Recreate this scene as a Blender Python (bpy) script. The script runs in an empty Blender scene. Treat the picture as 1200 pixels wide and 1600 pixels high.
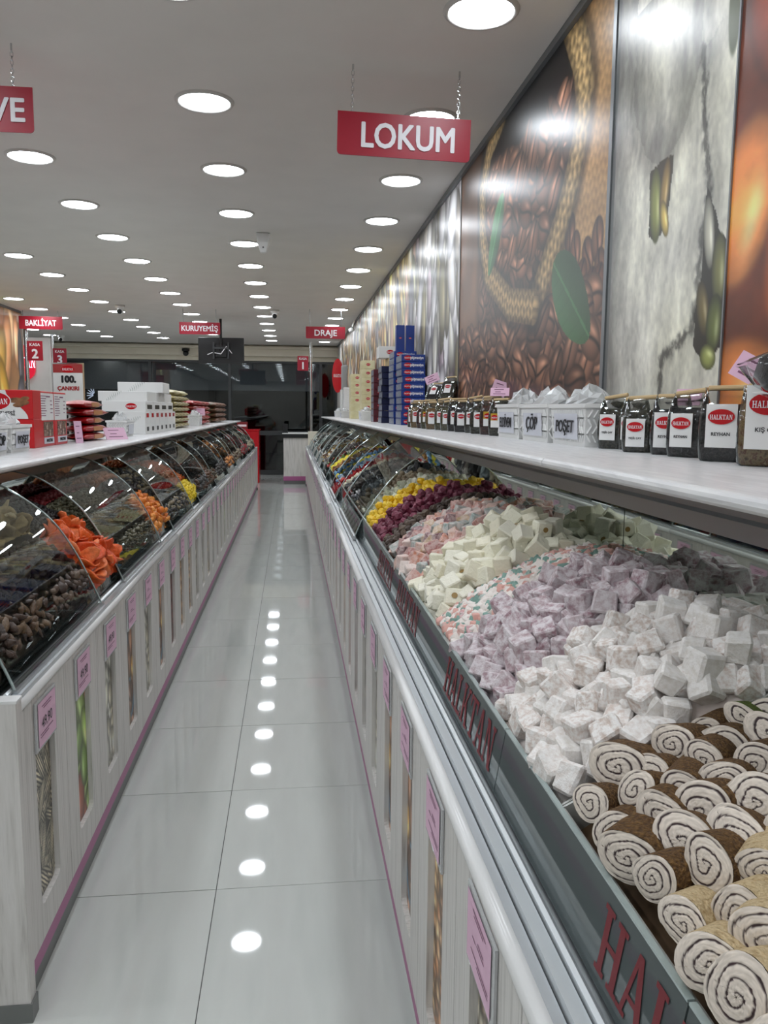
import bpy, bmesh, math, random
import numpy as np
from mathutils import Vector, Matrix, Euler
random.seed(7); rng = np.random.default_rng(11)
SC = bpy.context.scene
COL = SC.collection

# ------------------------------------------------------------------ camera, world, exposure
cam_d = bpy.data.cameras.new('camera'); cam = bpy.data.objects.new('camera', cam_d); COL.objects.link(cam)
SC.camera = cam
F_PX = 1250.0
YAW = math.atan2(600 - 455.25, F_PX); PITCH = math.atan2((800 - 642.2) * math.cos(YAW), F_PX); ROLL = 0.008
CAM_Z = 1.353
cam_d.sensor_fit = 'HORIZONTAL'; cam_d.sensor_width = 36.0; cam_d.lens = 36.0 * F_PX / 1200.0
cam_d.clip_start = 0.02; cam_d.clip_end = 200
_fw = Vector((math.sin(YAW) * math.cos(PITCH), math.cos(YAW) * math.cos(PITCH), -math.sin(PITCH)))
_r = Vector((math.cos(YAW), -math.sin(YAW), 0)); _u = _r.cross(_fw)
_r2 = _r * math.cos(ROLL) + _u * math.sin(ROLL); _u2 = -_r * math.sin(ROLL) + _u * math.cos(ROLL)
m = Matrix((( _r2.x, _u2.x, -_fw.x, 0), (_r2.y, _u2.y, -_fw.y, 0), (_r2.z, _u2.z, -_fw.z, CAM_Z), (0, 0, 0, 1)))
cam.matrix_world = m

world = bpy.data.worlds.new('night'); SC.world = world; world.use_nodes = True
bg = world.node_tree.nodes['Background']; bg.inputs[0].default_value = (0.010, 0.012, 0.018, 1); bg.inputs[1].default_value = 0.5
LAMP = 31.5            # emission of the ceiling downlights
SC.view_settings.view_transform = 'Standard'; SC.view_settings.look = 'None'
SC.view_settings.exposure = 0.0; SC.view_settings.gamma = 1.0; SC.view_settings.use_curve_mapping = False
cy = SC.cycles
cy.use_denoising = True; cy.use_adaptive_sampling = True; cy.adaptive_threshold = 0.05; cy.max_bounces = 7; cy.diffuse_bounces = 3; cy.glossy_bounces = 3
cy.transparent_max_bounces = 16; cy.transmission_bounces = 4
cy.caustics_reflective = True; cy.blur_glossy = 0.6; cy.caustics_refractive = False; cy.sample_clamp_indirect = 6.0; cy.sample_clamp_direct = 0.0

H = 2.69               # ceiling height
WX = 0.967             # mural wall
YEND = 17.2            # shop front

# ------------------------------------------------------------------ materials
def lin(c):
    out = []
    for x in c[:3]:
        x /= 255.0
        out.append(x / 12.92 if x <= 0.04045 else ((x + 0.055) / 1.055) ** 2.4)
    return tuple(out)
def rgba(c): return lin(c) + (1.0,)
MATS = {}
def mat(name, c=(200, 200, 200), rough=0.5, metal=0.0, spec=0.5, coat=0.0, emit=None, es=0.0, alpha=1.0, sss=0.0):
    if name in MATS: return MATS[name]
    mm = bpy.data.materials.new(name); mm.use_nodes = True
    b = mm.node_tree.nodes['Principled BSDF']
    b.inputs['Base Color'].default_value = rgba(c); b.inputs['Roughness'].default_value = rough
    b.inputs['Metallic'].default_value = metal; b.inputs['Specular IOR Level'].default_value = spec
    b.inputs['Coat Weight'].default_value = coat; b.inputs['Coat Roughness'].default_value = 0.06
    b.inputs['Alpha'].default_value = alpha
    if sss: b.inputs['Subsurface Weight'].default_value = sss; b.inputs['Subsurface Radius'].default_value = (0.01, 0.008, 0.006)
    if emit: b.inputs['Emission Color'].default_value = rgba(emit); b.inputs['Emission Strength'].default_value = es
    MATS[name] = mm; return mm
def nodes(mm): return mm.node_tree, mm.node_tree.nodes, mm.node_tree.links, mm.node_tree.nodes['Principled BSDF']
def ramp(nt, fac, stops, interp='LINEAR'):
    r = nt.nodes.new('ShaderNodeValToRGB'); r.color_ramp.interpolation = interp
    e = r.color_ramp.elements
    while len(e) < len(stops): e.new(0.5)
    for el, (p, c) in zip(e, stops): el.position = p; el.color = rgba(c)
    nt.links.new(fac, r.inputs[0]); return r.outputs[0]
def coords(nt, kind='Object', scale=(1, 1, 1), rand=0.0):
    tc = nt.nodes.new('ShaderNodeTexCoord'); mp = nt.nodes.new('ShaderNodeMapping'); mp.inputs['Scale'].default_value = scale
    nt.links.new(tc.outputs[kind], mp.inputs[0])
    if rand:
        oi = nt.nodes.new('ShaderNodeObjectInfo'); mu = nt.nodes.new('ShaderNodeMath'); mu.operation = 'MULTIPLY'; mu.inputs[1].default_value = rand
        nt.links.new(oi.outputs['Random'], mu.inputs[0]); nt.links.new(mu.outputs[0], mp.inputs['Location'])
    return mp.outputs[0]
def noise(nt, vec, scale=5, detail=4, rough=0.5):
    n = nt.nodes.new('ShaderNodeTexNoise'); n.inputs['Scale'].default_value = scale; n.inputs['Detail'].default_value = detail; n.inputs['Roughness'].default_value = rough
    nt.links.new(vec, n.inputs['Vector']); return n.outputs['Fac']
def bump(nt, fac, b, strength=0.3, dist=0.01):
    bp = nt.nodes.new('ShaderNodeBump'); bp.inputs['Strength'].default_value = strength; bp.inputs['Distance'].default_value = dist
    nt.links.new(fac, bp.inputs['Height']); nt.links.new(bp.outputs[0], b.inputs['Normal'])
def noise_mat(name, stops, scale=8, rough=0.5, sc=(1, 1, 1), detail=4, bmp=0.0, rand=0.0, bdist=0.004, kind='Object', coat=0.0, nrough=0.5, spec=0.5, sss=0.0):
    if name in MATS: return MATS[name]
    mm = mat(name, stops[0][1], rough, coat=coat, spec=spec, sss=sss); nt, ns, ls, b = nodes(mm)
    v = coords(nt, kind, sc, rand); n = noise(nt, v, scale, detail, nrough)
    ls.new(ramp(nt, n, stops), b.inputs['Base Color'])
    if bmp: bump(nt, n, b, bmp, bdist)
    return mm
def pick_mat(name, cols, rough=0.55, powder=None, pscale=4, coat=0.0, jitter=0.25, pmax=1.0, bmp=.3):
    """a colour out of a list for each object (its own random number), lightly mottled, optionally dusted with powder"""
    if name in MATS: return MATS[name]
    mm = mat(name, cols[0], rough, coat=coat); nt, ns, ls, b = nodes(mm)
    oi = ns.new('ShaderNodeObjectInfo')
    st = [(i / len(cols), c) for i, c in enumerate(cols)]
    base = ramp(nt, oi.outputs['Random'], st, 'CONSTANT')
    v = coords(nt, 'Object', (1, 1, 1), 37.0); n = noise(nt, v, min(pscale, 4.0), 6, 0.62)
    mx = ns.new('ShaderNodeMix'); mx.data_type = 'RGBA'
    if powder:
        r = ns.new('ShaderNodeMapRange'); r.inputs[1].default_value = 0.36; r.inputs[2].default_value = 0.58; r.inputs[4].default_value = pmax; ls.new(n, r.inputs[0])
        ls.new(r.outputs[0], mx.inputs[0]); ls.new(base, mx.inputs[6]); mx.inputs[7].default_value = rgba(powder)
    else:
        mx.blend_type = 'MULTIPLY'; mx.inputs[0].default_value = jitter * 2
        ls.new(base, mx.inputs[6]); ls.new(n, mx.inputs[7])
        g = ns.new('ShaderNodeMapRange'); g.inputs[1].default_value = 0.3; g.inputs[2].default_value = 0.7; g.inputs[3].default_value = 0.45; g.inputs[4].default_value = 1.15
        ls.new(n, g.inputs[0]); ls.new(g.outputs[0], mx.inputs[7])
    ls.new(mx.outputs[2], b.inputs['Base Color']); bump(nt, n, b, bmp, 0.04)
    return mm
def glass_mat(name, tint=(235, 242, 240), ior=1.5, refl=(235, 240, 240), rough=0.01, boost=1.0, haze=None):
    if name in MATS: return MATS[name]
    mm = bpy.data.materials.new(name); mm.use_nodes = True; nt = mm.node_tree; nt.nodes.clear()
    out = nt.nodes.new('ShaderNodeOutputMaterial'); tr = nt.nodes.new('ShaderNodeBsdfTransparent'); gl = nt.nodes.new('ShaderNodeBsdfGlossy')
    fr = nt.nodes.new('ShaderNodeFresnel'); fr.inputs[0].default_value = ior; mu = nt.nodes.new('ShaderNodeMath'); mu.operation = 'MULTIPLY'; mu.use_clamp = True; mu.inputs[1].default_value = boost
    tr.inputs[0].default_value = rgba(tint); gl.inputs[0].default_value = rgba(refl); gl.inputs[1].default_value = rough
    mx = nt.nodes.new('ShaderNodeMixShader'); nt.links.new(fr.outputs[0], mu.inputs[0]); nt.links.new(mu.outputs[0], mx.inputs[0])
    src = tr.outputs[0]
    if haze:
        df = nt.nodes.new('ShaderNodeBsdfDiffuse'); df.inputs[0].default_value = rgba(haze[0]); m2 = nt.nodes.new('ShaderNodeMixShader'); m2.inputs[0].default_value = haze[1]
        nt.links.new(tr.outputs[0], m2.inputs[1]); nt.links.new(df.outputs[0], m2.inputs[2]); src = m2.outputs[0]
    nt.links.new(src, mx.inputs[1]); nt.links.new(gl.outputs[0], mx.inputs[2]); nt.links.new(mx.outputs[0], out.inputs[0])
    MATS[name] = mm; return mm
def print_mat(name, rough=0.25, coat=0.0, spec=0.5):
    if name in MATS: return MATS[name]
    mm = mat(name, (128, 128, 128), rough, coat=coat, spec=spec); nt, ns, ls, b = nodes(mm)
    a = ns.new('ShaderNodeVertexColor'); a.layer_name = 'print'; ls.new(a.outputs[0], b.inputs['Base Color']); return mm

M_ceil = noise_mat('ceiling_paint', [(0.3, (216, 213, 208)), (0.7, (222, 219, 214))], 3, 0.7)
M_wall = noise_mat('wall_paint', [(0.3, (206, 202, 196)), (0.7, (214, 210, 204))], 4, 0.7)
M_cream = noise_mat('cream_bulkhead', [(0.3, (226, 219, 200)), (0.7, (232, 226, 208))], 4, 0.5)
M_tile = noise_mat('polished_tile', [(0.25, (192, 196, 191)), (0.5, (202, 205, 200)), (0.75, (196, 198, 193))], 3, 0.035, (3, 0.5, 1), 5, rand=23, spec=0.55)
M_grout = mat('grout', (96, 96, 94), 0.8)
M_wood = noise_mat('white_woodgrain', [(0.28, (172, 168, 163)), (0.45, (206, 203, 198)), (0.6, (216, 213, 209)), (0.78, (196, 192, 187))], 5, 0.42, (9, 26, 0.7), 5, rand=31, nrough=0.62)
M_bar = mat('white_edge', (226, 226, 224), 0.22)
M_marble = noise_mat('white_marble', [(0.3, (204, 204, 204)), (0.48, (226, 226, 226)), (0.53, (210, 210, 211)), (0.7, (230, 230, 229))], 4, 0.3, (7, 1.0, 7), 6, rand=9)
M_alu = mat('brushed_aluminium', (176, 180, 182), 0.32, 0.85)
M_alud = mat('aluminium_dull', (128, 132, 134), 0.4, 0.6)
M_aluw = mat('aluminium_light', (206, 211, 213), 0.25, 0.5)
M_dark = mat('dark_gap', (22, 22, 23), 0.6)
M_mag = mat('magenta_strip', (170, 92, 140), 0.4)
M_plinth = mat('plinth_grey', (120, 122, 120), 0.4, 0.4)
M_chrome = mat('chrome', (205, 207, 208), 0.16, 1.0)
M_red = mat('sign_red', (158, 16, 42), 0.38)
M_redg = mat('gloss_red', (190, 18, 30), 0.22)
M_white = mat('white_plastic', (232, 232, 230), 0.4)
M_letter = mat('white_letter', (238, 236, 240), 0.5)
M_black = mat('black_plastic', (16, 17, 18), 0.35)
M_ink = mat('black_ink', (30, 30, 34), 0.6)
M_grey = mat('grey_plastic', (150, 152, 152), 0.45)
M_pink = mat('pink_card', (226, 184, 208), 0.5)
M_pinkink = mat('pink_card_ink', (120, 70, 100), 0.6)
M_holder = glass_mat('acrylic_holder', (228, 232, 232), 1.45, haze=((222, 222, 222), 0.7))
M_glass = glass_mat('display_glass', (230, 234, 232), 1.5, boost=1.0)
M_lfence = glass_mat('clear_fence_glass', (212, 226, 220), 1.5, boost=1.6)
M_gedge = mat('glass_edge', (176, 190, 188), 0.15, 0.4)
M_fence = glass_mat('grey_fence_glass', (120, 128, 128), 1.5, haze=((92, 100, 100), 0.9), rough=0.03, boost=1.1)
M_mirror = mat('mirror', (198, 206, 198), 0.02, 1.0)
M_shop = glass_mat('shop_glass', (205, 208, 210), 1.5, boost=1.5)
M_film = glass_mat('clear_film', (240, 240, 240), 1.45, rough=0.08, boost=1.7)
M_bagw = glass_mat('thin_white_bag', (235, 235, 235), 1.4, rough=0.2, haze=((240, 240, 240), 0.55))
M_liner = glass_mat('tray_liner', (230, 230, 228), 1.4, rough=0.2, haze=((206, 205, 198), 0.6))
M_paper = mat('white_paper', (232, 232, 230), 0.6)
M_maroon = mat('glass_letter_maroon', (118, 34, 42), 0.5)
M_print = print_mat('mural_print', 0.33, 0.0, 0.45)
M_print2 = print_mat('panel_picture', 0.35)

# ------------------------------------------------------------------ helpers
def put(name, me, parent=None, loc=None, rot=None, sc=None):
    o = bpy.data.objects.new(name, me); COL.objects.link(o)
    if parent is not None: o.parent = parent
    if loc is not None: o.location = loc
    if rot is not None: o.rotation_euler = rot
    if sc is not None: o.scale = (sc, sc, sc) if isinstance(sc, (int, float)) else sc
    return o
def tag(o, label=None, cat=None, group=None, kind=None):
    if label: o['label'] = label
    if cat: o['category'] = cat
    if group: o['group'] = group
    if kind: o['kind'] = kind
    return o
def thing(name, label, cat, loc=(0, 0, 0), group=None, rz=0.0):
    return tag(put(name, None, None, loc, (0, 0, rz)), label, cat, group)
def pydata(name, v, f, mats, mi=None, smooth=False):
    me = bpy.data.meshes.new(name); me.from_pydata([tuple(p) for p in v], [], f)
    for x in (mats if isinstance(mats, (list, tuple)) else [mats]): me.materials.append(x)
    if mi: me.polygons.foreach_set('material_index', mi)
    if smooth: me.polygons.foreach_set('use_smooth', [True] * len(me.polygons))
    me.update(); return me
class MB:
    def __init__(s): s.v = []; s.f = []; s.mi = []
    def add(s, v, f, mi=0):
        n = len(s.v); s.v += [tuple(p) for p in v]; s.f += [tuple(i + n for i in q) for q in f]; s.mi += [mi] * len(f); return s
    def box(s, x0, x1, y0, y1, z0, z1, mi=0):
        v = [(x, y, z) for z in (z0, z1) for y in (y0, y1) for x in (x0, x1)]
        return s.add(v, [(0, 2, 3, 1), (4, 5, 7, 6), (0, 1, 5, 4), (2, 6, 7, 3), (0, 4, 6, 2), (1, 3, 7, 5)], mi)
    def extrude_y(s, prof, y0, y1, mi=0, cap=True):
        n = len(prof); v = [(x, y0, z) for x, z in prof] + [(x, y1, z) for x, z in prof]
        f = [(i, (i + 1) % n, (i + 1) % n + n, i + n) for i in range(n)]
        if cap: f += [tuple(range(n))[::-1], tuple(range(n, 2 * n))]
        return s.add(v, f, mi)
    def sheet_y(s, prof, y0, y1, mi=0):
        n = len(prof); v = [(x, y0, z) for x, z in prof] + [(x, y1, z) for x, z in prof]
        return s.add(v, [(i, i + 1, i + 1 + n, i + n) for i in range(n - 1)], mi)
    def tube(s, p0, p1, r, n=10, mi=0, r1=None, cap=True):
        p0 = Vector(p0); p1 = Vector(p1); d = (p1 - p0).normalized(); a = d.orthogonal().normalized(); b = d.cross(a); r1 = r if r1 is None else r1
        v = []
        for p, rr in ((p0, r), (p1, r1)):
            for i in range(n):
                t = 2 * math.pi * i / n; v.append(p + a * (rr * math.cos(t)) + b * (rr * math.sin(t)))
        f = [(i, (i + 1) % n, (i + 1) % n + n, i + n) for i in range(n)]
        if cap: f += [tuple(range(n))[::-1], tuple(range(n, 2 * n))]
        return s.add(v, f, mi)
    def path(s, pts, r, n=6, mi=0):
        for a, b in zip(pts[:-1], pts[1:]): s.tube(a, b, r, n, mi)
        return s
    def lathe(s, prof, n=24, mi=0, c=(0, 0, 0)):
        v = []; k = len(prof)
        for i in range(n):
            t = 2 * math.pi * i / n
            for r, z in prof: v.append((c[0] + r * math.cos(t), c[1] + r * math.sin(t), c[2] + z))
        f = [(i * k + j, ((i + 1) % n) * k + j, ((i + 1) % n) * k + j + 1, i * k + j + 1) for i in range(n) for j in range(k - 1)]
        return s.add(v, f, mi)
    def mesh(s, name, mats, smooth=False, bevel=0.0, seg=2):
        me = pydata(name, s.v, s.f, mats, s.mi, smooth)
        bm = bmesh.new(); bm.from_mesh(me)
        bmesh.ops.recalc_face_normals(bm, faces=bm.faces)
        if bevel:
            ed = [e for e in bm.edges if len(e.link_faces) == 2 and e.calc_face_angle(0) > 0.6]
            bmesh.ops.bevel(bm, geom=ed, offset=bevel, segments=seg, affect='EDGES', profile=0.5)
        bm.to_mesh(me); bm.free(); return me
    def build(s, name, mats, parent=None, smooth=False, bevel=0.0, loc=None, rot=None, seg=2):
        return put(name, s.mesh(name, mats, smooth, bevel, seg), parent, loc, rot)
_txt = {}
def text_mesh(body, size, mt, bold=0.0, extrude=0.0, align='CENTER', sx=1.0):
    """text as a mesh in the XZ plane, reading along +X, facing -Y, centred on its baseline"""
    key = (body, size, mt.name, bold, extrude, align, sx)
    if key in _txt: return _txt[key]
    cu = bpy.data.curves.new('lettering', 'FONT'); cu.body = body; cu.size = size; cu.align_x = align; cu.extrude = extrude; cu.resolution_u = 3
    ob = bpy.data.objects.new('lettering', cu); COL.objects.link(ob)
    bpy.context.view_layer.update()
    dg = bpy.context.evaluated_depsgraph_get(); me = bpy.data.meshes.new_from_object(ob.evaluated_get(dg))
    bpy.data.objects.remove(ob); bpy.data.curves.remove(cu)
    me.transform(Matrix(((sx, 0, 0, 0), (0, 0, -1, 0), (0, 1, 0, 0), (0, 0, 0, 1))))
    if bold:      # heavier strokes: the outline thickened all round
        n = len(me.vertices); co = np.array([v.co for v in me.vertices]); fs = [tuple(p.vertices) for p in me.polygons]; V = []; Fc = []
        for k, (dx, dz) in enumerate([(0, 0)] + [(bold * math.cos(a), bold * math.sin(a)) for a in np.linspace(0, 6.2832, 8, endpoint=False)]):
            V.append(co + np.array((dx, -min(.0003, size * .006) * k, dz))); Fc += [tuple(i + n * k for i in f) for f in fs]
        me = pydata('lettering', np.concatenate(V), Fc, mt)
    me.materials.clear(); me.materials.append(mt); me.name = 'lettering'
    _txt[key] = me; return me
# the slab-serif shop name, drawn letter by letter (unit height)
def _stem(x, w, h=1.0): return [[(x, 0), (x + w, 0), (x + w, h), (x, h)], [(x - .09, 0), (x + w + .09, 0), (x + w + .09, .08), (x - .09, .08)], [(x - .09, h - .08), (x + w + .09, h - .08), (x + w + .09, h), (x - .09, h)]]
def _serif_letters(ch):
    if ch == 'H': return _stem(.1, .17) + _stem(.58, .17) + [[(.27, .46), (.58, .46), (.58, .55), (.27, .55)]], .85
    if ch == 'A': return [[(.10, 0), (.20, 0), (.44, .92), (.37, 1.0)], [(.60, 0), (.78, 0), (.52, 1.0), (.37, 1.0)], [(.24, .28), (.66, .28), (.64, .36), (.26, .36)], [(.0, 0), (.30, 0), (.30, .07), (.0, .07)], [(.52, 0), (.88, 0), (.88, .07), (.52, .07)]], .9
    if ch == 'L': return _stem(.1, .17) + [[(.27, 0), (.66, 0), (.66, .1), (.27, .1)], [(.57, .1), (.66, .1), (.66, .32), (.61, .32)]], .72
    if ch == 'K': return _stem(.1, .17) + [[(.27, .42), (.36, .42), (.72, .94), (.60, .94)], [(.36, .52), (.50, .62), (.80, .0), (.60, 0)], [(.52, .92), (.82, .92), (.82, 1.0), (.52, 1.0)], [(.54, 0), (.88, 0), (.88, .08), (.54, .08)]], .9
    if ch == 'T': return [[(.32, 0), (.49, 0), (.49, 1), (.32, 1)], [(.22, 0), (.59, 0), (.59, .08), (.22, .08)], [(.02, .9), (.79, .9), (.79, 1), (.02, 1)], [(.02, .68), (.08, .68), (.13, .9), (.02, .9)], [(.73, .68), (.79, .68), (.79, .9), (.68, .9)]], .83
    if ch == 'N': return _stem(.12, .09) + _stem(.68, .09) + [[(.12, 1.0), (.30, 1.0), (.77, 0), (.62, 0)]], .9
_ser = {}
def serif_mesh(word, height, mt, thick=0.0, sx=0.8):
    key = (word, height, mt.name, thick, sx)
    if key in _ser: return _ser[key]
    x = 0; polys = []
    for ch in word:
        ps, w = _serif_letters(ch)
        polys += [[(x + a, b) for a, b in p] for p in ps]; x += w
    mb = MB()
    for i, p in enumerate(polys):
        e = 0.00004 * (i % 5)
        v = [((a - x / 2) * height * sx, -e - thick, (b - .5) * height) for a, b in p]
        area = sum(v[k][0] * v[(k + 1) % 4][2] - v[(k + 1) % 4][0] * v[k][2] for k in range(4))
        mb.add(v, [(0, 1, 2, 3) if area > 0 else (3, 2, 1, 0)])
    me = pydata('lettering', mb.v, mb.f, mt); _ser[key] = me; return me
def disc_mesh(name, rx, rz, mt, n=28, y=0.0):
    v = [(rx * math.cos(2 * math.pi * i / n), y, rz * math.sin(2 * math.pi * i / n)) for i in range(n)]
    return pydata(name, v, [tuple(range(n))], mt)
def quad_xz(name, w, h, mt, y=0.0):
    return pydata(name, [(-w / 2, y, -h / 2), (w / 2, y, -h / 2), (w / 2, y, h / 2), (-w / 2, y, h / 2)], [(0, 1, 2, 3)], mt)
def logo(parent, w, loc=(0, 0, 0), rot=None, ring=True, names=('emblem', 'shop_name')):
    """red oval with a pale rim and the white slab-serif name; meant as sub-parts of a label"""
    if ring: put('emblem_rim', disc_mesh('emblem_rim', w * .5, w * .30, M_paper), parent, loc, rot)
    l2 = Vector(loc) + Vector((0, -.0006, 0)) if rot is None else loc
    put(names[0], disc_mesh(names[0], w * .47, w * .275, M_redg), parent, (loc[0], loc[1] - .0006, loc[2]), rot)
    put(names[1], serif_mesh('HALKTAN', w * .17, M_letter, sx=.78), parent, (loc[0], loc[1] - .0012, loc[2] - w * .01), rot)
def grid_print(name, rows, cols, fn_pos, colour, mt):
    """a fine flat sheet whose printed picture is stored as colours per vertex; colour: (rows, cols, 3) in sRGB 0..1"""
    me = bpy.data.meshes.new(name); P = fn_pos.reshape(-1, 3).astype(np.float32)
    idx = np.arange(rows * cols).reshape(rows, cols)
    q = np.stack([idx[:-1, :-1], idx[:-1, 1:], idx[1:, 1:], idx[1:, :-1]], -1).reshape(-1, 4)
    me.vertices.add(len(P)); me.vertices.foreach_set('co', P.ravel())
    me.loops.add(q.size); me.loops.foreach_set('vertex_index', q.ravel().astype(np.int32))
    me.polygons.add(len(q)); me.polygons.foreach_set('loop_start', np.arange(0, q.size, 4, dtype=np.int32)); me.polygons.foreach_set('loop_total', np.full(len(q), 4, dtype=np.int32))
    me.update(calc_edges=True)
    c = np.clip(colour.reshape(-1, 3), 0, 1); l = np.where(c <= 0.04045, c / 12.92, ((c + 0.055) / 1.055) ** 2.4)
    a = me.color_attributes.new('print', 'FLOAT_COLOR', 'POINT')
    a.data.foreach_set('color', np.concatenate([l, np.ones((len(l), 1))], 1).astype(np.float32).ravel())
    me.materials.append(mt); return me
# --- a little painter on numpy arrays, used for the printed pictures
def vnoise(U, V, seed=0):
    r = np.random.default_rng(seed); T = r.random((64, 64))
    iu = np.floor(U).astype(int); iv = np.floor(V).astype(int); fu = U - iu; fv = V - iv
    fu = fu * fu * (3 - 2 * fu); fv = fv * fv * (3 - 2 * fv)
    g = lambda a, b: T[a % 64, b % 64]
    return (g(iu, iv) * (1 - fu) + g(iu + 1, iv) * fu) * (1 - fv) + (g(iu, iv + 1) * (1 - fu) + g(iu + 1, iv + 1) * fu) * fv
def fbm(U, V, seed=0, n=4):
    s = 0; a = .5
    for k in range(n): s = s + a * vnoise(U * 2 ** k, V * 2 ** k, seed + k); a *= .5
    return s / (1 - .5 ** n)
def C(*c): return np.array(c, float) / 255.0
def blend(img, msk, col): img += msk[..., None] * (np.asarray(col) - img)
def sm(x, a, b):
    t = np.clip((x - a) / (b - a), 0, 1); return t * t * (3 - 2 * t)
def ellipse(img, U, V, cu, cv, a, b, th, col, style='bean', soft=.12, hi=None):
    R = max(a, b) * 1.1
    um = np.abs(U[0] - cu) < R; vm = np.abs(V[:, 0] - cv) < R
    if not um.any() or not vm.any(): return
    i0, i1 = np.where(vm)[0][[0, -1]]; j0, j1 = np.where(um)[0][[0, -1]]
    u = U[i0:i1 + 1, j0:j1 + 1] - cu; v = V[i0:i1 + 1, j0:j1 + 1] - cv
    x = (u * math.cos(th) + v * math.sin(th)) / a; y = (-u * math.sin(th) + v * math.cos(th)) / b
    r = np.sqrt(x * x + y * y); k = 1 - sm(r, 1 - soft, 1)
    sub = img[i0:i1 + 1, j0:j1 + 1]
    sh = .45 + .75 * np.clip(1 - r ** 2.2, 0, 1)
    c = np.asarray(col) * sh[..., None]
    if style == 'bean':
        g = np.exp(-((y + .18 * np.sin(x * 2.6)) / .10) ** 2) * (r < .93); c = c * (1 - .75 * g[..., None])
        s = np.exp(-(((x + .2) / .4) ** 2 + ((y - .42) / .18) ** 2)); c = c + s[..., None] * np.array([.30, .24, .20])
    elif style == 'seed':
        st = (np.abs(((y * 2.2) % 1) - .5) < .24) * (r < .97); c = np.where(st[..., None], np.asarray(hi) * sh[..., None], c)
    elif style == 'nut':
        s = np.exp(-(((x + .15) / .45) ** 2 + ((y - .35) / .25) ** 2)); c = c + s[..., None] * .28
    sub += k[..., None] * (np.clip(c, 0, 1) - sub)

# ------------------------------------------------------------------ the setting
def struct(o): o['kind'] = 'structure'; return o
TX, TY, TS = -0.221, 2.165, 0.6
mb = MB()
mb.box(-6, -0.821, -3, YEND + .1, -.12, 0, 0); mb.box(0.379, 1.1, -3, YEND + .1, -.12, 0, 0)
mb.box(-0.821, 0.379, -3, YEND + .1, -.12, -.004, 1)
floor = struct(mb.build('floor', [M_tile, M_grout]))
tile_me = MB().box(-.2988, .2988, -.2988, .2988, -.008, 0).mesh('tile', M_tile)
for cx_ in (TX - .3, TX + .3):
    for k in range(-4, 25):
        o = put('tile', tile_me, floor, (cx_, TY + .3 + .6 * k, 0.0), (random.uniform(-.0011, .0011), random.uniform(-.0007, .0007), 0))
ceiling = struct(MB().box(-6, 1.1, -3.1, YEND + .1, H, H + .1).build('ceiling', M_ceil))
wall_r = struct(MB().box(WX, WX + .12, -3, YEND + .1, 0, H).build('wall_right', M_wall))
struct(MB().box(-3.84, -3.72, -3, 11.9, 0, H).build('wall_left', M_wall))
struct(MB().box(-6.1, -6.0, 11.9, YEND + .1, 0, H).box(-6.1, -3.84, 11.8, 11.9, 0, H).build('wall_alcove', M_wall))
struct(MB().box(-3.84, 1.1, -3.12, -3, 0, H).build('wall_rear', M_wall))
wf = struct(MB().box(-6, 1.0, YEND - .30, YEND + .05, 2.47, H).box(-6, 1.0, YEND - .1, YEND + .05, 2.38, 2.47).build('wall_front', M_cream))
struct(MB().box(-6, 1.0, YEND - .42, YEND - .30, 2.60, 2.66).build('trim_1', M_cream, bevel=.01))
struct(MB().box(WX - .022, WX, -2.9, YEND - .4, H - .03, H - .001).build('trim_2', M_alud))
struct(MB().box(-3.72, -3.70, -2.9, 11.8, H - .03, H - .001).build('trim_3', M_alud))
struct(MB().box(-5.2, -3.97, 14.0, 14.15, 0, 2.52).build('wall_partition', M_wall))
# shop front: four panes in slim dark frames, grey blinds behind their upper part
edges = [-5.9, -2.9, -1.28, .62, .96]
M_frame = mat('window_frame', (70, 72, 73), .4, .5); M_blind = noise_mat('blind_cloth', [(.3, (186, 190, 191)), (.7, (196, 199, 200))], 20, .8)
for i in range(4):
    a, b = edges[i], edges[i + 1]; e = .03
    fr = MB(); fr.box(a, a + e, YEND - .03, YEND + .03, 0, 2.38).box(b - e, b, YEND - .03, YEND + .03, 0, 2.38).box(a + e, b - e, YEND - .03, YEND + .03, 2.34, 2.38).box(a + e, b - e, YEND - .03, YEND + .03, 0, .10)
    w = struct(fr.build('window_%d' % (i + 1), M_frame))
    MB().box(a + e, b - e, YEND - .004, YEND + .004, .10, 2.34).build('pane', M_shop, w)
    if i in (1, 2): MB().box(a + e, b - e, YEND - .05, YEND - .005, .84, .93).build('push_rail', M_frame, w)
    if i < 3: MB().box(a + e, b - e, YEND + .06, YEND + .075, 1.77, 2.36).build('blind', M_blind, w)
M_asph = noise_mat('asphalt', [(.3, (30, 31, 33)), (.7, (46, 47, 49))], 30, .35)
struct(MB().box(-25, 15, YEND + .1, 60, -.14, -.04).build('ground_outside', M_asph))
bl = thing('shop_building', 'dark shop building across the street with a lit white name board', 'building', (-5.9, 27, -.04))
MB().box(-7, 9, 0, 4, 0, 6).build('wall', mat('night_wall', (26, 27, 30), .8), bl)
MB().box(-2.2, 3.4, -.12, 0, 1.35, 2.45).build('name_board', mat('night_board', (10, 11, 14), .4), bl)
M_lit = mat('lit_letters', (235, 240, 255), .5, emit=(225, 235, 255), es=1.6)
put('lettering', text_mesh('CUMHURİYET', .30, M_lit, .012, align='LEFT', sx=.95), bl, (-.07, -.125, 1.75))
em = MB()
for k in range(6):
    t = math.radians(100 + k * 22); em.tube((-.38 + .05 * math.cos(t), -.13, 1.86 + .05 * math.sin(t)), (-.38 + .24 * math.cos(t), -.13, 1.86 + .24 * math.sin(t)), .012, 6)
em.build('emblem', M_lit, bl)

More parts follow.
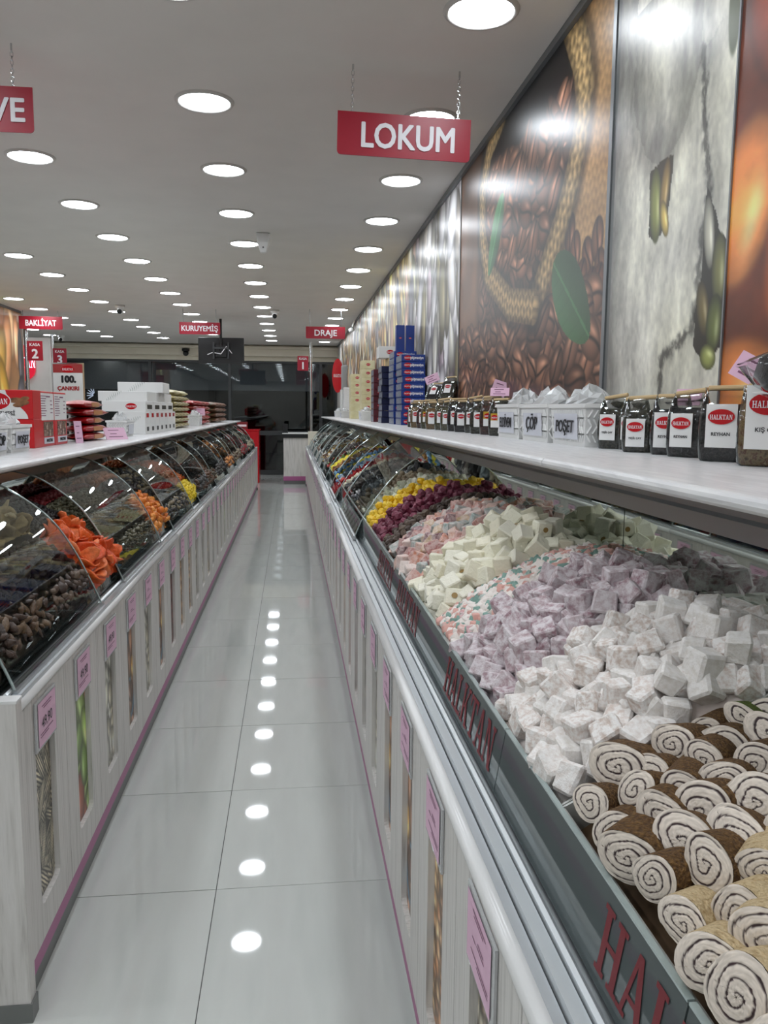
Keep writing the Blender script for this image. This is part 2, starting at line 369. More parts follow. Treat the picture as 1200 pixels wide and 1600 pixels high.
# ------------------------------------------------------------------ murals on the long wall (flat prints)
def wall_sheet(y0, y1, z0, z1, ny, nz):
    Y = np.linspace(y0, y1, ny); Z = np.linspace(z0, z1, nz); U, V = np.meshgrid(Y, Z)
    P = np.stack([np.full_like(U, WX - .004), U, V], -1); return U, V, P
ZB, ZT = 1.262, H - .03
def bez(pts, U, V):
    """distance field to a polyline and the running length along it"""
    D = np.full(U.shape, 9.0); L = np.zeros(U.shape); S = np.zeros(U.shape); acc = 0
    for (a, b), (c, d) in zip(pts[:-1], pts[1:]):
        l = math.hypot(c - a, d - b); tx, tz = (c - a) / l, (d - b) / l
        t = np.clip((U - a) * tx + (V - b) * tz, 0, l); dx = U - a - t * tx; dz = V - b - t * tz; d2 = np.hypot(dx, dz)
        k = d2 < D; D = np.where(k, d2, D); L = np.where(k, acc + t, L); S = np.where(k, dx * tz - dz * tx, S); acc += l
    return D, L, S
def weave(U, V, s): return .5 + .25 * np.sin(U / s * 6.28) * np.sign(np.sin(V / s * 3.14)) + .25 * np.sin(V / s * 6.28 + 1.2 * np.sin(U / s * 3.14))
def mural(name, U, V, P, img, label):
    me = grid_print(name, U.shape[0], U.shape[1], P, img, M_print)
    o = put('mural_panel', me, wall_r); o['label'] = label; return o
# 1: coffee beans spilling out of a burlap sack
U, V, P = wall_sheet(2.45, 4.62, ZB, ZT, 380, 340)
img = np.empty(U.shape + (3,)); img[:] = C(38, 24, 18)
fz = fbm(U * 3, V * 3, 3)
img *= (.6 + .8 * fz)[..., None]
r = random.Random(3)
def beans(y0, y1, z0, z1, n, a0=.08, inside=None):
    for _ in range(n):
        y = r.uniform(y0, y1); z = r.uniform(z0, z1)
        if inside and not inside(y, z): continue
        k = r.uniform(.65, 1.05); ellipse(img, U, V, y, z, a0 * r.uniform(.85, 1.15), a0 * r.uniform(.58, .74), r.uniform(-.9, 1.1), C(138 * k, 96 * k, 74 * k), 'bean')
# sack mouth shade, then the heap
blend(img, sm(V, 2.35, 2.62) * sm(U, 2.7, 2.95) * (1 - sm(U, 3.75, 4.0)), C(16, 13, 14))
beans(2.7, 4.1, 1.80, 2.46, 300, .098)
tan = C(188, 148, 100)[None, None] * (.72 + .4 * fbm(U * 5, V * 5, 9))[..., None] * (.9 + .2 * weave(U, V, .035))[..., None]
right = 1 - sm(U - (2.80 + .0 * V + .35 * sm(V, 2.15, 1.8)), -.06, .0)
img += (right * sm(V, 1.74, 1.84))[..., None] * (tan - img)
brown = C(120, 84, 58)[None, None] * (.6 + .7 * fbm(U * 4, V * 4, 21))[..., None]
img += (sm(U, 4.05, 4.25) * sm(V, 1.5, 1.72))[..., None] * (brown - img)
for cy_, cz_ in ((2.78, 1.97), (2.72, 1.90), (2.60, 1.86), (2.52, 1.90), (2.49, 1.80), (2.66, 1.80), (2.80, 1.84)):
    ellipse(img, U, V, cy_, cz_, .075, .055, r.uniform(.9, 2.2), C(108, 72, 54), 'bean')
for y in np.linspace(2.5, 4.5, 20): ellipse(img, U, V, y + r.uniform(-.05, .05), 1.72 + r.uniform(-.04, .04), .085, .06, r.uniform(.8, 2.3), C(112, 66, 46), 'bean')
beans(2.45, 4.60, 1.22, 1.74, 420, .104)
for pts, hw in (([(2.85, 2.70), (2.72, 2.52), (2.68, 2.40), (2.71, 2.27), (2.79, 2.13), (2.90, 2.01), (3.03, 1.90), (3.18, 1.78)], .085), ([(3.75, 2.70), (3.98, 2.63), (4.12, 2.46), (4.10, 2.24), (3.97, 2.03), (3.55, 1.83), (3.18, 1.77)], .075)):
    D, L, S = bez(pts, U, V); w = weave(L, S, .045); k = 1 - sm(D, hw * .88, hw)
    col = C(206, 172, 118)[None, None] * ((.55 + .5 * w) * (1.0 - .55 * (D / hw) ** 2))[..., None]
    sh = 1 - sm(D, hw, hw * 1.7); img *= (1 - .5 * sh * (1 - k))[..., None]; img += k[..., None] * (col - img)
def leaf(a, b, w, col):
    global img
    (ay, az), (by, bz) = a, b; l = math.hypot(by - ay, bz - az); ty, tz = (by - ay) / l, (bz - az) / l
    t = ((U - ay) * ty + (V - az) * tz) / l; d = (-(U - ay) * tz + (V - az) * ty)
    hw = w * np.sqrt(np.clip(np.sin(np.clip(t, 0, 1) * math.pi), 0, 1)) * (1 - .25 * t); inside = (np.abs(d) < hw) & (t > 0) & (t < 1)
    c = np.asarray(col)[None, None] * (.75 + .5 * sm(d, -w, w))[..., None] * (1 - .05 * (np.abs(((t * 7 + np.abs(d) * 9) % 1) - .5) < .07))[..., None]
    c = np.where((np.abs(d) < .006)[..., None], c * 1.35, c); img = np.where(inside[..., None], c, img)
leaf((2.95, 1.90), (2.56, 1.60), .14, C(54, 92, 58)); leaf((3.70, 2.34), (3.95, 2.02), .10, C(70, 118, 76))
mural('mural_coffee', U, V, P, img, 'printed coffee beans, burlap sack and green leaves')
# 2: white nougat with pistachios
U, V, P = wall_sheet(1.735, 2.42, ZB, ZT, 180, 330)
streak = fbm(U * 30 + 2 * fbm(U * 6, V * 6, 12), V * 9, 5, 5); big = fbm(U * 5, V * 4, 6); fine = fbm(U * 80, V * 60, 7, 3)
def poly_mask(pts, wob=.012):
    uu = U + wob * (fbm(U * 22, V * 22, 31) - .5) * 2; vv = V + wob * (fbm(U * 22, V * 22, 32) - .5) * 2; ins = np.zeros(U.shape, bool); n = len(pts)
    for i in range(n):
        (x1, y1), (x2, y2) = pts[i], pts[(i + 1) % n]
        c = ((y1 > vv) != (y2 > vv)) & (uu < (x2 - x1) * (vv - y1) / (y2 - y1 + 1e-9) + x1); ins ^= c
    return ins
base = .84 + .36 * (streak - .5) + .20 * (big - .5) + .16 * (fine - .5)
tipb = [(2.29, 2.75), (2.28, 2.2), (2.20, 2.06), (2.07, 1.98), (1.97, 2.05), (1.91, 2.16), (1.90, 2.75)]
ins = poly_mask(tipb, .02); D, L, S = bez(tipb, U, V); Dn = D + .05 * (streak - .5)
base = np.where(ins, base * (1.03 - .42 * np.exp(-(Dn / .13) ** 2) * (V < 2.45)), base * (1 - .30 * np.exp(-(Dn / .05) ** 2)))
crk = [(1.89, 2.2), (1.87, 2.04), (1.83, 1.88), (1.855, 1.74), (1.87, 1.56), (2.03, 1.50), (2.05, 1.26)]
D, L, S = bez(crk, U, V); side = poly_mask(crk + [(1.6, 1.2), (1.6, 2.3)], .015); Dn = D + .03 * (fine - .5)
base = base * (1 - .55 * np.exp(-(Dn / .012) ** 2)) * np.where(side, 1 - .16 * np.exp(-(D / .10) ** 2), 1.0)
base *= .62 + .42 * sm(U, 2.42, 2.24)
img = np.clip(np.stack([base * .985, base * .975, base * (.94 - .06 * big)], -1), 0, 1)
hole = poly_mask([(2.15, 2.0), (2.02, 2.0), (2.03, 1.86), (2.09, 1.80), (2.14, 1.83)]); img = np.where(hole[..., None], C(58, 54, 34), img)
for a in ((2.11, 1.90, .105, .038, 1.45, C(120, 124, 60)), (2.06, 1.93, .08, .028, 1.7, C(138, 112, 58)), (2.055, 1.855, .055, .022, 1.2, C(190, 165, 84))): ellipse(img, U, V, *a, 'nut')
hole = poly_mask([(1.84, 1.88), (1.735, 1.72), (1.735, 1.50), (1.80, 1.47), (1.87, 1.52), (1.85, 1.70)]); img = np.where(hole[..., None], C(40, 38, 28), img)
for a in ((1.82, 1.77, .09, .026, 1.4, C(168, 166, 150)), (1.765, 1.68, .085, .035, 1.5, C(104, 104, 62)), (1.83, 1.60, .07, .03, 1.3, C(96, 84, 48)), (1.775, 1.56, .07, .038, 1.6, C(84, 92, 46)), (1.795, 1.485, .04, .03, .4, C(134, 140, 76))): ellipse(img, U, V, *a, 'nut')
blend(img, (U > 2.395) * 1.0, C(92, 96, 96))
blend(img, (1 - sm(np.hypot((U - 1.76) / .03, (V - 2.24) / .12), .8, 1)), C(74, 80, 50))
mural('mural_nougat', U, V, P, img, 'printed white nougat with pistachio nuts')
# 3: glossy orange dried fruit
U, V, P = wall_sheet(0.9, 1.73, ZB, ZT, 150, 240)
img = np.empty(U.shape + (3,)); img[:] = C(104, 46, 22); img *= (.7 + .6 * fbm(U * 4, V * 4, 41))[..., None]
for a in ((1.68, 1.80, .20, .14, 1.9, C(232, 138, 66)), (1.62, 1.36, .24, .17, .3, C(222, 128, 60)), (1.45, 1.62, .2, .15, 1.2, C(200, 96, 44)), (1.55, 2.15, .22, .15, 1.0, C(150, 62, 34)), (1.25, 1.5, .24, .18, .5, C(214, 120, 56)), (1.3, 2.0, .24, .18, 2.0, C(196, 92, 44)), (1.1, 2.4, .25, .2, 1.0, C(180, 80, 40)), (1.6, 2.5, .2, .15, 1.5, C(110, 48, 30))):
    ellipse(img, U, V, *a, 'nut', .2)
img = np.clip(img * (.8 + .45 * fbm(U * 9, V * 14, 44))[..., None], 0, 1)
mural('mural_fruit', U, V, P, img, 'printed glossy orange dried fruit')
# 4: seeds, pistachios and beans further along
U, V, P = wall_sheet(4.63, 15.6, ZB, ZT, 560, 150)
img = np.empty(U.shape + (3,)); img[:] = C(116, 100, 84); img *= (.7 + .6 * fbm(U * 2, V * 2, 51))[..., None]
r = random.Random(8)
def strew(y0, y1, n, a, b, cols, st='nut', th=(1.2, 1.95), hi=None):
    for _ in range(n):
        c = r.choice(cols); k = r.uniform(.8, 1.1); ellipse(img, U, V, r.uniform(y0, y1), r.uniform(ZB - .1, ZT + .05), a * r.uniform(.8, 1.2), b * r.uniform(.8, 1.2), r.uniform(*th), np.array(c) * k, st, hi=hi)
strew(4.6, 6.5, 240, .26, .12, [C(206, 202, 198), C(190, 188, 176), C(214, 212, 214), C(168, 160, 150), C(126, 118, 84), C(150, 136, 142)])
strew(6.4, 8.4, 200, .24, .12, [C(204, 168, 146), C(212, 186, 120), C(186, 184, 150), C(98, 96, 104), C(220, 206, 178)])
strew(8.3, 15.8, 700, .20, .13, [C(214, 214, 206), C(188, 196, 176), C(166, 132, 80), C(224, 214, 178), C(120, 122, 128), C(206, 178, 120), C(190, 150, 120)])
mural('mural_seeds', U, V, P, img, 'printed pale pumpkin seeds, beans and nuts')
for yy, w in ((2.435, .012), (1.7325, .003), (4.625, .004)): MB().box(WX - .008, WX, yy - w, yy + w, ZB, ZT).build('mural_seam', M_alud, wall_r)
# the mural of the opposite wall: only its far end shows
Yl = np.linspace(8.8, 11.88, 120); Zl = np.linspace(1.0, ZT, 110); U, V = np.meshgrid(Yl, Zl)
img = np.empty(U.shape + (3,)); img[:] = C(176, 128, 84); img *= (.75 + .5 * fbm(U * 2, V * 2, 61))[..., None]
for a in ((11.35, 2.45, .5, .22, 1.7, C(226, 188, 140)), (11.2, 2.1, .6, .22, 1.4, C(222, 160, 108)), (11.6, 2.25, .4, .14, 1.6, C(236, 178, 130)), (10.9, 1.9, .6, .25, 1.2, C(214, 170, 84)), (11.05, 1.6, .5, .2, 1.9, C(206, 158, 60)), (11.75, 2.0, .5, .12, 1.6, C(92, 88, 90)), (11.7, 1.55, .3, .16, 1.3, C(104, 100, 104)), (10.5, 2.4, .5, .3, 1.0, C(200, 196, 120))): ellipse(img, U, V, *a, 'nut', .2)
me = grid_print('mural_mango', 110, 120, np.stack([np.full_like(U, -3.716), U, V], -1), img, M_print)
o = put('mural_panel', me, bpy.data.objects['wall_left']); o['label'] = 'printed orange mango and grey seeds'

# ------------------------------------------------------------------ ceiling downlights: the light of the room
M_glow = mat('downlight_glow', (255, 255, 255), .5, emit=(242, 248, 255), es=LAMP)
rim_me = MB().lathe([(.108, -.004), (.112, -.010), (.122, -.010), (.128, -.003), (.129, 0)], 32).mesh('rim', mat('downlight_rim', (196, 194, 190), .4), True)
v = [(.109 * math.cos(-2 * math.pi * i / 28), .109 * math.sin(-2 * math.pi * i / 28), -.005) for i in range(28)]
dif_me = pydata('diffuser', v, [tuple(range(28))], M_glow)
ROWS = [(.641, .816, 'recessed round downlight in the ceiling row beside the mural wall'), (-.368, .748, 'recessed round downlight in the ceiling row above the aisle'),
        (-1.375, .655, 'recessed round downlight in the ceiling row above the dried fruit counter'), (-2.37, .56, 'recessed round downlight in the second row from the aisle'),
        (-3.36, .46, 'recessed round downlight in the outermost row near the mango mural')]
for i, (x, ph, lab) in enumerate(ROWS):
    for k in range(-3 if i < 4 else 6, 16):
        t = thing('ceiling_downlight', lab, 'ceiling light', (x, ph + k, H), 'downlights, row %s' % 'abcde'[i])
        put('rim', rim_me, t); put('diffuser', dif_me, t)
for k in range(12, 16):
    for x in (-4.35,):
        t = thing('ceiling_downlight', 'recessed round downlight above the cash desks by the partition', 'ceiling light', (x, .4 + k, H), 'downlights, desk corner'); put('rim', rim_me, t); put('diffuser', dif_me, t)

# ------------------------------------------------------------------ hanging signs
def round_plate(w, h, d, rad, mt, name='board'):
    """plate with rounded lower corners, centred, in the XZ plane"""
    pts = [(-w / 2, h / 2), (-w / 2, -h / 2 + rad)] + [(-w / 2 + rad - rad * math.cos(t), -h / 2 + rad - rad * math.sin(t)) for t in np.linspace(.3, 1.57, 5)]
    pts += [(w / 2 - rad + rad * math.sin(t), -h / 2 + rad - rad * math.cos(t)) for t in np.linspace(0, 1.3, 5)] + [(w / 2, -h / 2 + rad), (w / 2, h / 2)]
    n = len(pts); v = [(x, -d / 2, z) for x, z in pts] + [(x, d / 2, z) for x, z in pts]
    f = [tuple(range(n)), tuple(range(2 * n - 1, n - 1, -1))] + [(i, i + n, (i + 1) % n + n, (i + 1) % n) for i in range(n)]
    return pydata(name, v, f, mt)
def hang_sign(text, label, x, y, zc, w, h, tsize, tx=0.0, rz=0.0, chain=True, dz=0.0, tsx=1.0, chx=(-.4, .4)):
    t = thing('hanging_sign', label, 'sign', (x, y, zc), None, rz); t.rotation_euler = (0, dz, rz)
    put('board', round_plate(w, h, .006, .016, M_red), t)
    put('lettering', text_mesh(text, tsize, M_letter, tsize * .022, sx=tsx), t, (tx, -.0045, -tsize * .36))
    for k in chx:
        mb = MB(); top = H - zc; zz = h / 2 - .012; i = 0; xx = k * w
        if chain:
            mb.tube((xx, 0, top), (xx, 0, top - .025), .004, 6)
            while zz < top - .03:
                a = (0, 1) if i % 2 else (1, 0); e = .005
                p = [(xx - a[0] * e, -a[1] * e, zz + .003), (xx - a[0] * e, -a[1] * e, zz + .015), (xx, 0, zz + .019), (xx + a[0] * e, a[1] * e, zz + .015), (xx + a[0] * e, a[1] * e, zz + .003), (xx, 0, zz - .001)]
                mb.path(p + [p[0]], .0014, 4); zz += .0145; i += 1
        else: mb.tube((xx, 0, zz), (xx, 0, top), .0035, 6)
        mb.build('chain', M_chrome if chain else M_alud, t)
hang_sign('LOKUM', 'large red hanging sign with white lettering LOKUM', .450, 3.29, 2.430, .530, .162, .132, .015, .0, dz=.022, tsx=.84, chx=(-.395, .40))
hang_sign('VE', 'red hanging sign cut by the frame, white letters VE', -1.215, 3.28, 2.458, .530, .162, .118, .172, dz=.0, chx=(-.4, .37))
hang_sign('BAKLİYAT', 'red hanging sign with white lettering BAKLİYAT', -3.415, 11.7, 2.527, .575, .175, .110, 0, chain=False, tsx=.80)
hang_sign('KURUYEMİŞ', 'red hanging sign with white lettering KURUYEMİŞ', -1.208, 11.1, 2.436, .535, .158, .098, 0, chain=False, tsx=.88)
hang_sign('DRAJE', 'red hanging sign with white lettering DRAJE', .457, 10.87, 2.388, .520, .155, .11, 0, chain=False)
def kasa(num, label, px, y, ztop, sx_, zc, w=.20, h=.265):
    t = thing('till_sign', label, 'sign', (px, y, 0)); MB().tube((0, 0, 0), (0, 0, ztop), .026, 14).build('pole', M_chrome, t)
    MB().lathe([(0, 0.004), (.09, .004), (.09, 0.0)], 20).build('foot', M_chrome, t)
    put('board', round_plate(w, h, .012, .008, M_red), t, (sx_, -.03, zc))
    put('word', text_mesh('KASA', .058, M_letter, .001), t, (sx_, -.038, zc + .065)); put('number', text_mesh(num, .175, M_letter, .006), t, (sx_, -.038, zc - .10))
kasa('1', 'chrome pole with red till sign reading KASA 1, behind the white cash desk', .36, 15.0, 2.60, -.145, 2.22)
kasa('2', 'chrome pole with red till sign reading KASA 2, nearest the mango mural', -3.665, 11.84, 2.55, .125, 2.155, .205, .27)
kasa('3', 'chrome pole with red till sign reading KASA 3, above the framed poster', -3.75, 13.4, 2.52, .115, 2.171, .205, .27)
# screen hung from the ceiling, seen from behind
t = thing('ceiling_screen', 'black flat screen hung from the ceiling, seen from behind', 'television', (-1.03, 12.3, 2.232))
MB().box(-.335, .335, -.02, .02, -.19, .19).build('screen', M_black, t, bevel=.006)
MB().box(-.09, .09, -.05, -.02, -.10, .10).build('back_cover', M_black, t, bevel=.01)
MB().box(-.12, -.095, -.07, -.05, -.12, .12).box(.095, .12, -.07, -.05, -.12, .12).box(-.12, .12, -.08, -.066, .02, .05).build('bracket', M_frame, t)
MB().tube((0, -.06, .0), (0, -.06, H - 2.232), .02, 10).build('drop_pole', M_black, t)
MB().path([(-.2, -.03, -.06), (-.12, -.06, -.03), (0, -.075, -.05), (.08, -.075, .06), (.16, -.05, -.04)], .006, 6).build('cable', M_letter, t)
# cameras and the detector
t = thing('motion_detector', 'white wedge-shaped detector fixed to the ceiling beside a downlight', 'detector', (-.205, 6.37, H))
MB().add([(-.055, -.04, 0), (.055, -.04, 0), (.055, .04, 0), (-.055, .04, 0), (-.045, -.05, -.07), (.045, -.05, -.07), (.045, .035, -.07), (-.045, .035, -.07), (-.022, -.035, -.145), (.022, -.035, -.145), (.022, .01, -.145), (-.022, .01, -.145)],
         [(0, 3, 2, 1), (0, 1, 5, 4), (1, 2, 6, 5), (2, 3, 7, 6), (3, 0, 4, 7), (4, 5, 9, 8), (5, 6, 10, 9), (6, 7, 11, 10), (7, 4, 8, 11), (8, 9, 10, 11)]).build('housing', M_white, t, bevel=.008)
MB().tube((0, -.048, -.11), (0, -.055, -.11), .006, 8).build('lamp', M_black, t)
def turret(label, x, y, z=H, ball=M_white, s=1.0):
    t = thing('security_camera', label, 'camera', (x, y, z)); t.scale = (s, s, s)
    MB().lathe([(0, 0), (.06, 0), (.06, -.03), (.045, -.045), (0, -.045)], 20).build('base', M_white if ball is M_white else M_black, t, True)
    mb = MB(); prof = [(.045 * math.sin(a), -.07 - .045 * math.cos(a)) for a in np.linspace(math.pi, 0, 9)]; mb.lathe([(max(0, p), q) for p, q in prof], 20); mb.build('ball', ball, t, True)
    MB().tube((0, -.035, -.082), (0, -.05, -.088), .030, 14).build('lens', M_black, t)
turret('white turret camera with black lens above the dried fruit counter', -2.19, 10.9); turret('white turret camera with black lens above the aisle', -.214, 11.05)
turret('black dome camera on the cream bulkhead behind the screen', -2.12, YEND - .36, 2.59, M_black, 1.3); turret('small white camera on the ceiling above till three', -4.15, 15.4)
t = thing('security_camera', 'white tube camera on the mural wall beside the DRAJE sign', 'camera', (.90, 12.0, 2.56))
MB().tube((-.0, .09, .0), (-.03, -.09, -.03), .035, 14).build('body', M_white, t, True); MB().tube((.0, .02, .03), (.03, .02, H - 2.56), .012, 8).build('arm', M_white, t)

# ------------------------------------------------------------------ display counters
def catmull(pts, k=5):
    out = []; P = [pts[0]] + list(pts) + [pts[-1]]
    for i in range(1, len(P) - 2):
        for j in range(k):
            t = j / k; p = []
            for d in range(2):
                a, b, c, e = P[i - 1][d], P[i][d], P[i + 1][d], P[i + 2][d]
                p.append(.5 * (2 * b + (c - a) * t + (2 * a - 5 * b + 4 * c - e) * t * t + (3 * b - a - 3 * c + e) * t ** 3))
            out.append(tuple(p))
    return out + [tuple(pts[-1])]
class Side: pass
R_ = Side(); R_.s = 1; R_.x0 = .255; R_.pitch = .36; R_.um = .485; R_.ub = WX - .255 - .002; R_.curve = [(.042, .745), (.088, .85), (.177, .98), (.273, 1.082), (.428, 1.193)]; R_.fence = [(.066, .742), (.084, .846)]; R_.ptop = .700; R_.pbot = .100
R_.lf = .275; R_.lz = (1.236, 1.258); R_.fas = 1.150; R_.bed = (.090, .785, .465, .990)
L_ = Side(); L_.s = -1; L_.x0 = -.590; L_.pitch = .345; L_.um = .440; L_.ub = .86; L_.curve = [(.012, .73), (.024, .763), (.056, .837), (.094, .916), (.151, 1.002), (.222, 1.066), (.306, 1.118), (.40, 1.14)]; L_.fence = [(.038, .735), (.058, .830)]; L_.ptop = .700; L_.pbot = .105
L_.lf = .262; L_.lz = (1.160, 1.184); L_.fas = 1.095; L_.bed = (.048, .765, .425, .960)
def panel_mesh(pitch, h, sx, slot=(.150, .083, .545)):
    """board with a real rounded window: local y 0..pitch, z 0..h, face at x = 0"""
    g = .0015; w, zb, zt = slot; c = pitch / 2; rr = .018
    bm = bmesh.new()
    outer = [(g, 0), (pitch - g, 0), (pitch - g, h), (g, h)]
    inner = []
    for (cx, cz, a0) in ((c + w / 2 - rr, zb + rr, -90), (c + w / 2 - rr, zt - rr, 0), (c - w / 2 + rr, zt - rr, 90), (c - w / 2 + rr, zb + rr, 180)):
        for k in range(4): a = math.radians(a0 + 30 * k); inner.append((cx + rr * math.cos(a), cz + rr * math.sin(a)))
    es = []
    for loop in (outer, inner):
        vs = [bm.verts.new((0, y, z)) for y, z in loop]
        es += [bm.edges.new((vs[i], vs[(i + 1) % len(vs)])) for i in range(len(vs))]
    bmesh.ops.triangle_fill(bm, edges=es, use_beauty=True)
    r = bmesh.ops.extrude_face_region(bm, geom=list(bm.faces))
    bmesh.ops.translate(bm, verts=[e for e in r['geom'] if isinstance(e, bmesh.types.BMVert)], vec=(.016 * sx, 0, 0))
    bmesh.ops.recalc_face_normals(bm, faces=bm.faces)
    me = bpy.data.meshes.new('front_panel'); bm.to_mesh(me); bm.free(); me.materials.append(M_wood)
    return me
# printed pictures behind the panel windows
def picture(kind, seed, ny=26, nz=96):
    w, h = .158, .47; U, V = np.meshgrid(np.linspace(-w / 2, w / 2, ny), np.linspace(0, h, nz)); r = random.Random(seed)
    img = np.empty(U.shape + (3,))
    pal = {'sunflower': (C(52, 46, 40), [C(70, 64, 58), C(58, 52, 48)], 'seed', .066, .021, (.4, 2.7)), 'onion': (C(84, 84, 84), [C(186, 106, 72), C(168, 86, 60), C(120, 150, 72), C(150, 176, 96)], 'nut', .085, .050, (1.0, 2.2)),
           'pumpkin': (C(96, 94, 84), [C(206, 204, 190), C(188, 186, 170), C(172, 166, 146)], 'nut', .055, .028, (1.2, 1.9)), 'candy': (C(70, 60, 56), [C(110, 150, 176), C(126, 92, 74), C(190, 150, 84), C(150, 110, 84)], 'nut', .062, .036, (.8, 2.3)),
           'hazel': (C(84, 60, 42), [C(176, 134, 92), C(150, 104, 66), C(196, 160, 116)], 'nut', .026, .022, (0, 3)), 'date': (C(70, 36, 34), [C(132, 72, 66), C(110, 54, 50)], 'bean', .040, .018, (1, 2.1)),
           'almond': (C(104, 78, 52), [C(190, 150, 104), C(172, 126, 80)], 'nut', .034, .016, (.6, 2.5)), 'mix': (C(80, 74, 66), [C(176, 168, 150), C(134, 120, 100), C(112, 92, 74)], 'nut', .03, .018, (0, 3)),
           'delight': (C(92, 60, 52), [C(190, 120, 116), C(206, 178, 170), C(150, 84, 80)], 'nut', .034, .028, (0, 3)), 'chickpea': (C(120, 96, 62), [C(204, 176, 124), C(190, 156, 98)], 'nut', .022, .02, (0, 3))}[kind]
    img[:] = pal[0]
    for _ in range({'sunflower': 75, 'onion': 26, 'pumpkin': 70, 'candy': 50}.get(kind, 110)):
        k = r.uniform(.8, 1.15); ellipse(img, U, V, r.uniform(-w / 2, w / 2), r.uniform(0, h), pal[3] * r.uniform(.8, 1.2), pal[4] * r.uniform(.8, 1.2), r.uniform(*pal[5]), np.array(r.choice(pal[1])) * k, pal[2], hi=C(206, 196, 170))
    return grid_print('picture', nz, ny, np.stack([np.zeros_like(U), U, V], -1), img, M_print2)
PIC = {k: picture(k, i + 5) for i, k in enumerate(['onion', 'pumpkin', 'candy', 'hazel', 'date', 'almond', 'mix', 'delight', 'chickpea'])}
PIC['sunflower'] = picture('sunflower', 77, 90, 280)
ORDER_L = ['sunflower', 'onion', 'pumpkin', 'candy', 'pumpkin', 'candy', 'date', 'almond', 'hazel', 'mix', 'pumpkin', 'chickpea', 'mix', 'date']
ORDER_R = ['chickpea', 'mix', 'hazel', 'candy', 'candy', 'pumpkin', 'mix', 'date', 'delight', 'hazel', 'mix', 'almond', 'pumpkin']
def card_mesh(sx, price=None):
    w, h = .135, .105; mb = MB(); mb.add([(-.0008 * sx, -w / 2, 0), (-.0008 * sx, w / 2, 0), (-.0008 * sx, w / 2, h), (-.0008 * sx, -w / 2, h)], [(0, 1, 2, 3)], 0)
    e = -.0014 * sx
    for z, a, b in ((h * .86, -.3, .25), (h * .80, -.2, .2), (h * .26, -.42, .3), (h * .20, -.42, .05)) + (() if price else ((h * .5, -.25, .05), (h * .56, -.22, .02), (h * .47, .1, .25))):
        mb.add([(e, a * w, z), (e, b * w, z), (e, b * w, z + .0022), (e, a * w, z + .0022)], [(0, 1, 2, 3)], 1)
    return mb.mesh('card', [M_pink, M_pinkink])
for S in (R_, L_):
    S.panel = panel_mesh(S.pitch, S.ptop - S.pbot, S.s); S.card = card_mesh(S.s); S.card2 = card_mesh(S.s, True)
    mb = MB(); mb.box(*sorted((0, -.004 * S.s)), -.078, .078, 0, .118); S.holder = mb.mesh('price_holder', M_holder)
    rr = .013; S.barp = [(.004 + rr * math.cos(a), .712 + rr * math.sin(a)) for a in np.linspace(0, 2 * math.pi, 12, endpoint=False)]
def X(S, u): return S.x0 + S.s * u
def prof(S, pts): return [(X(S, u), z) for u, z in pts]
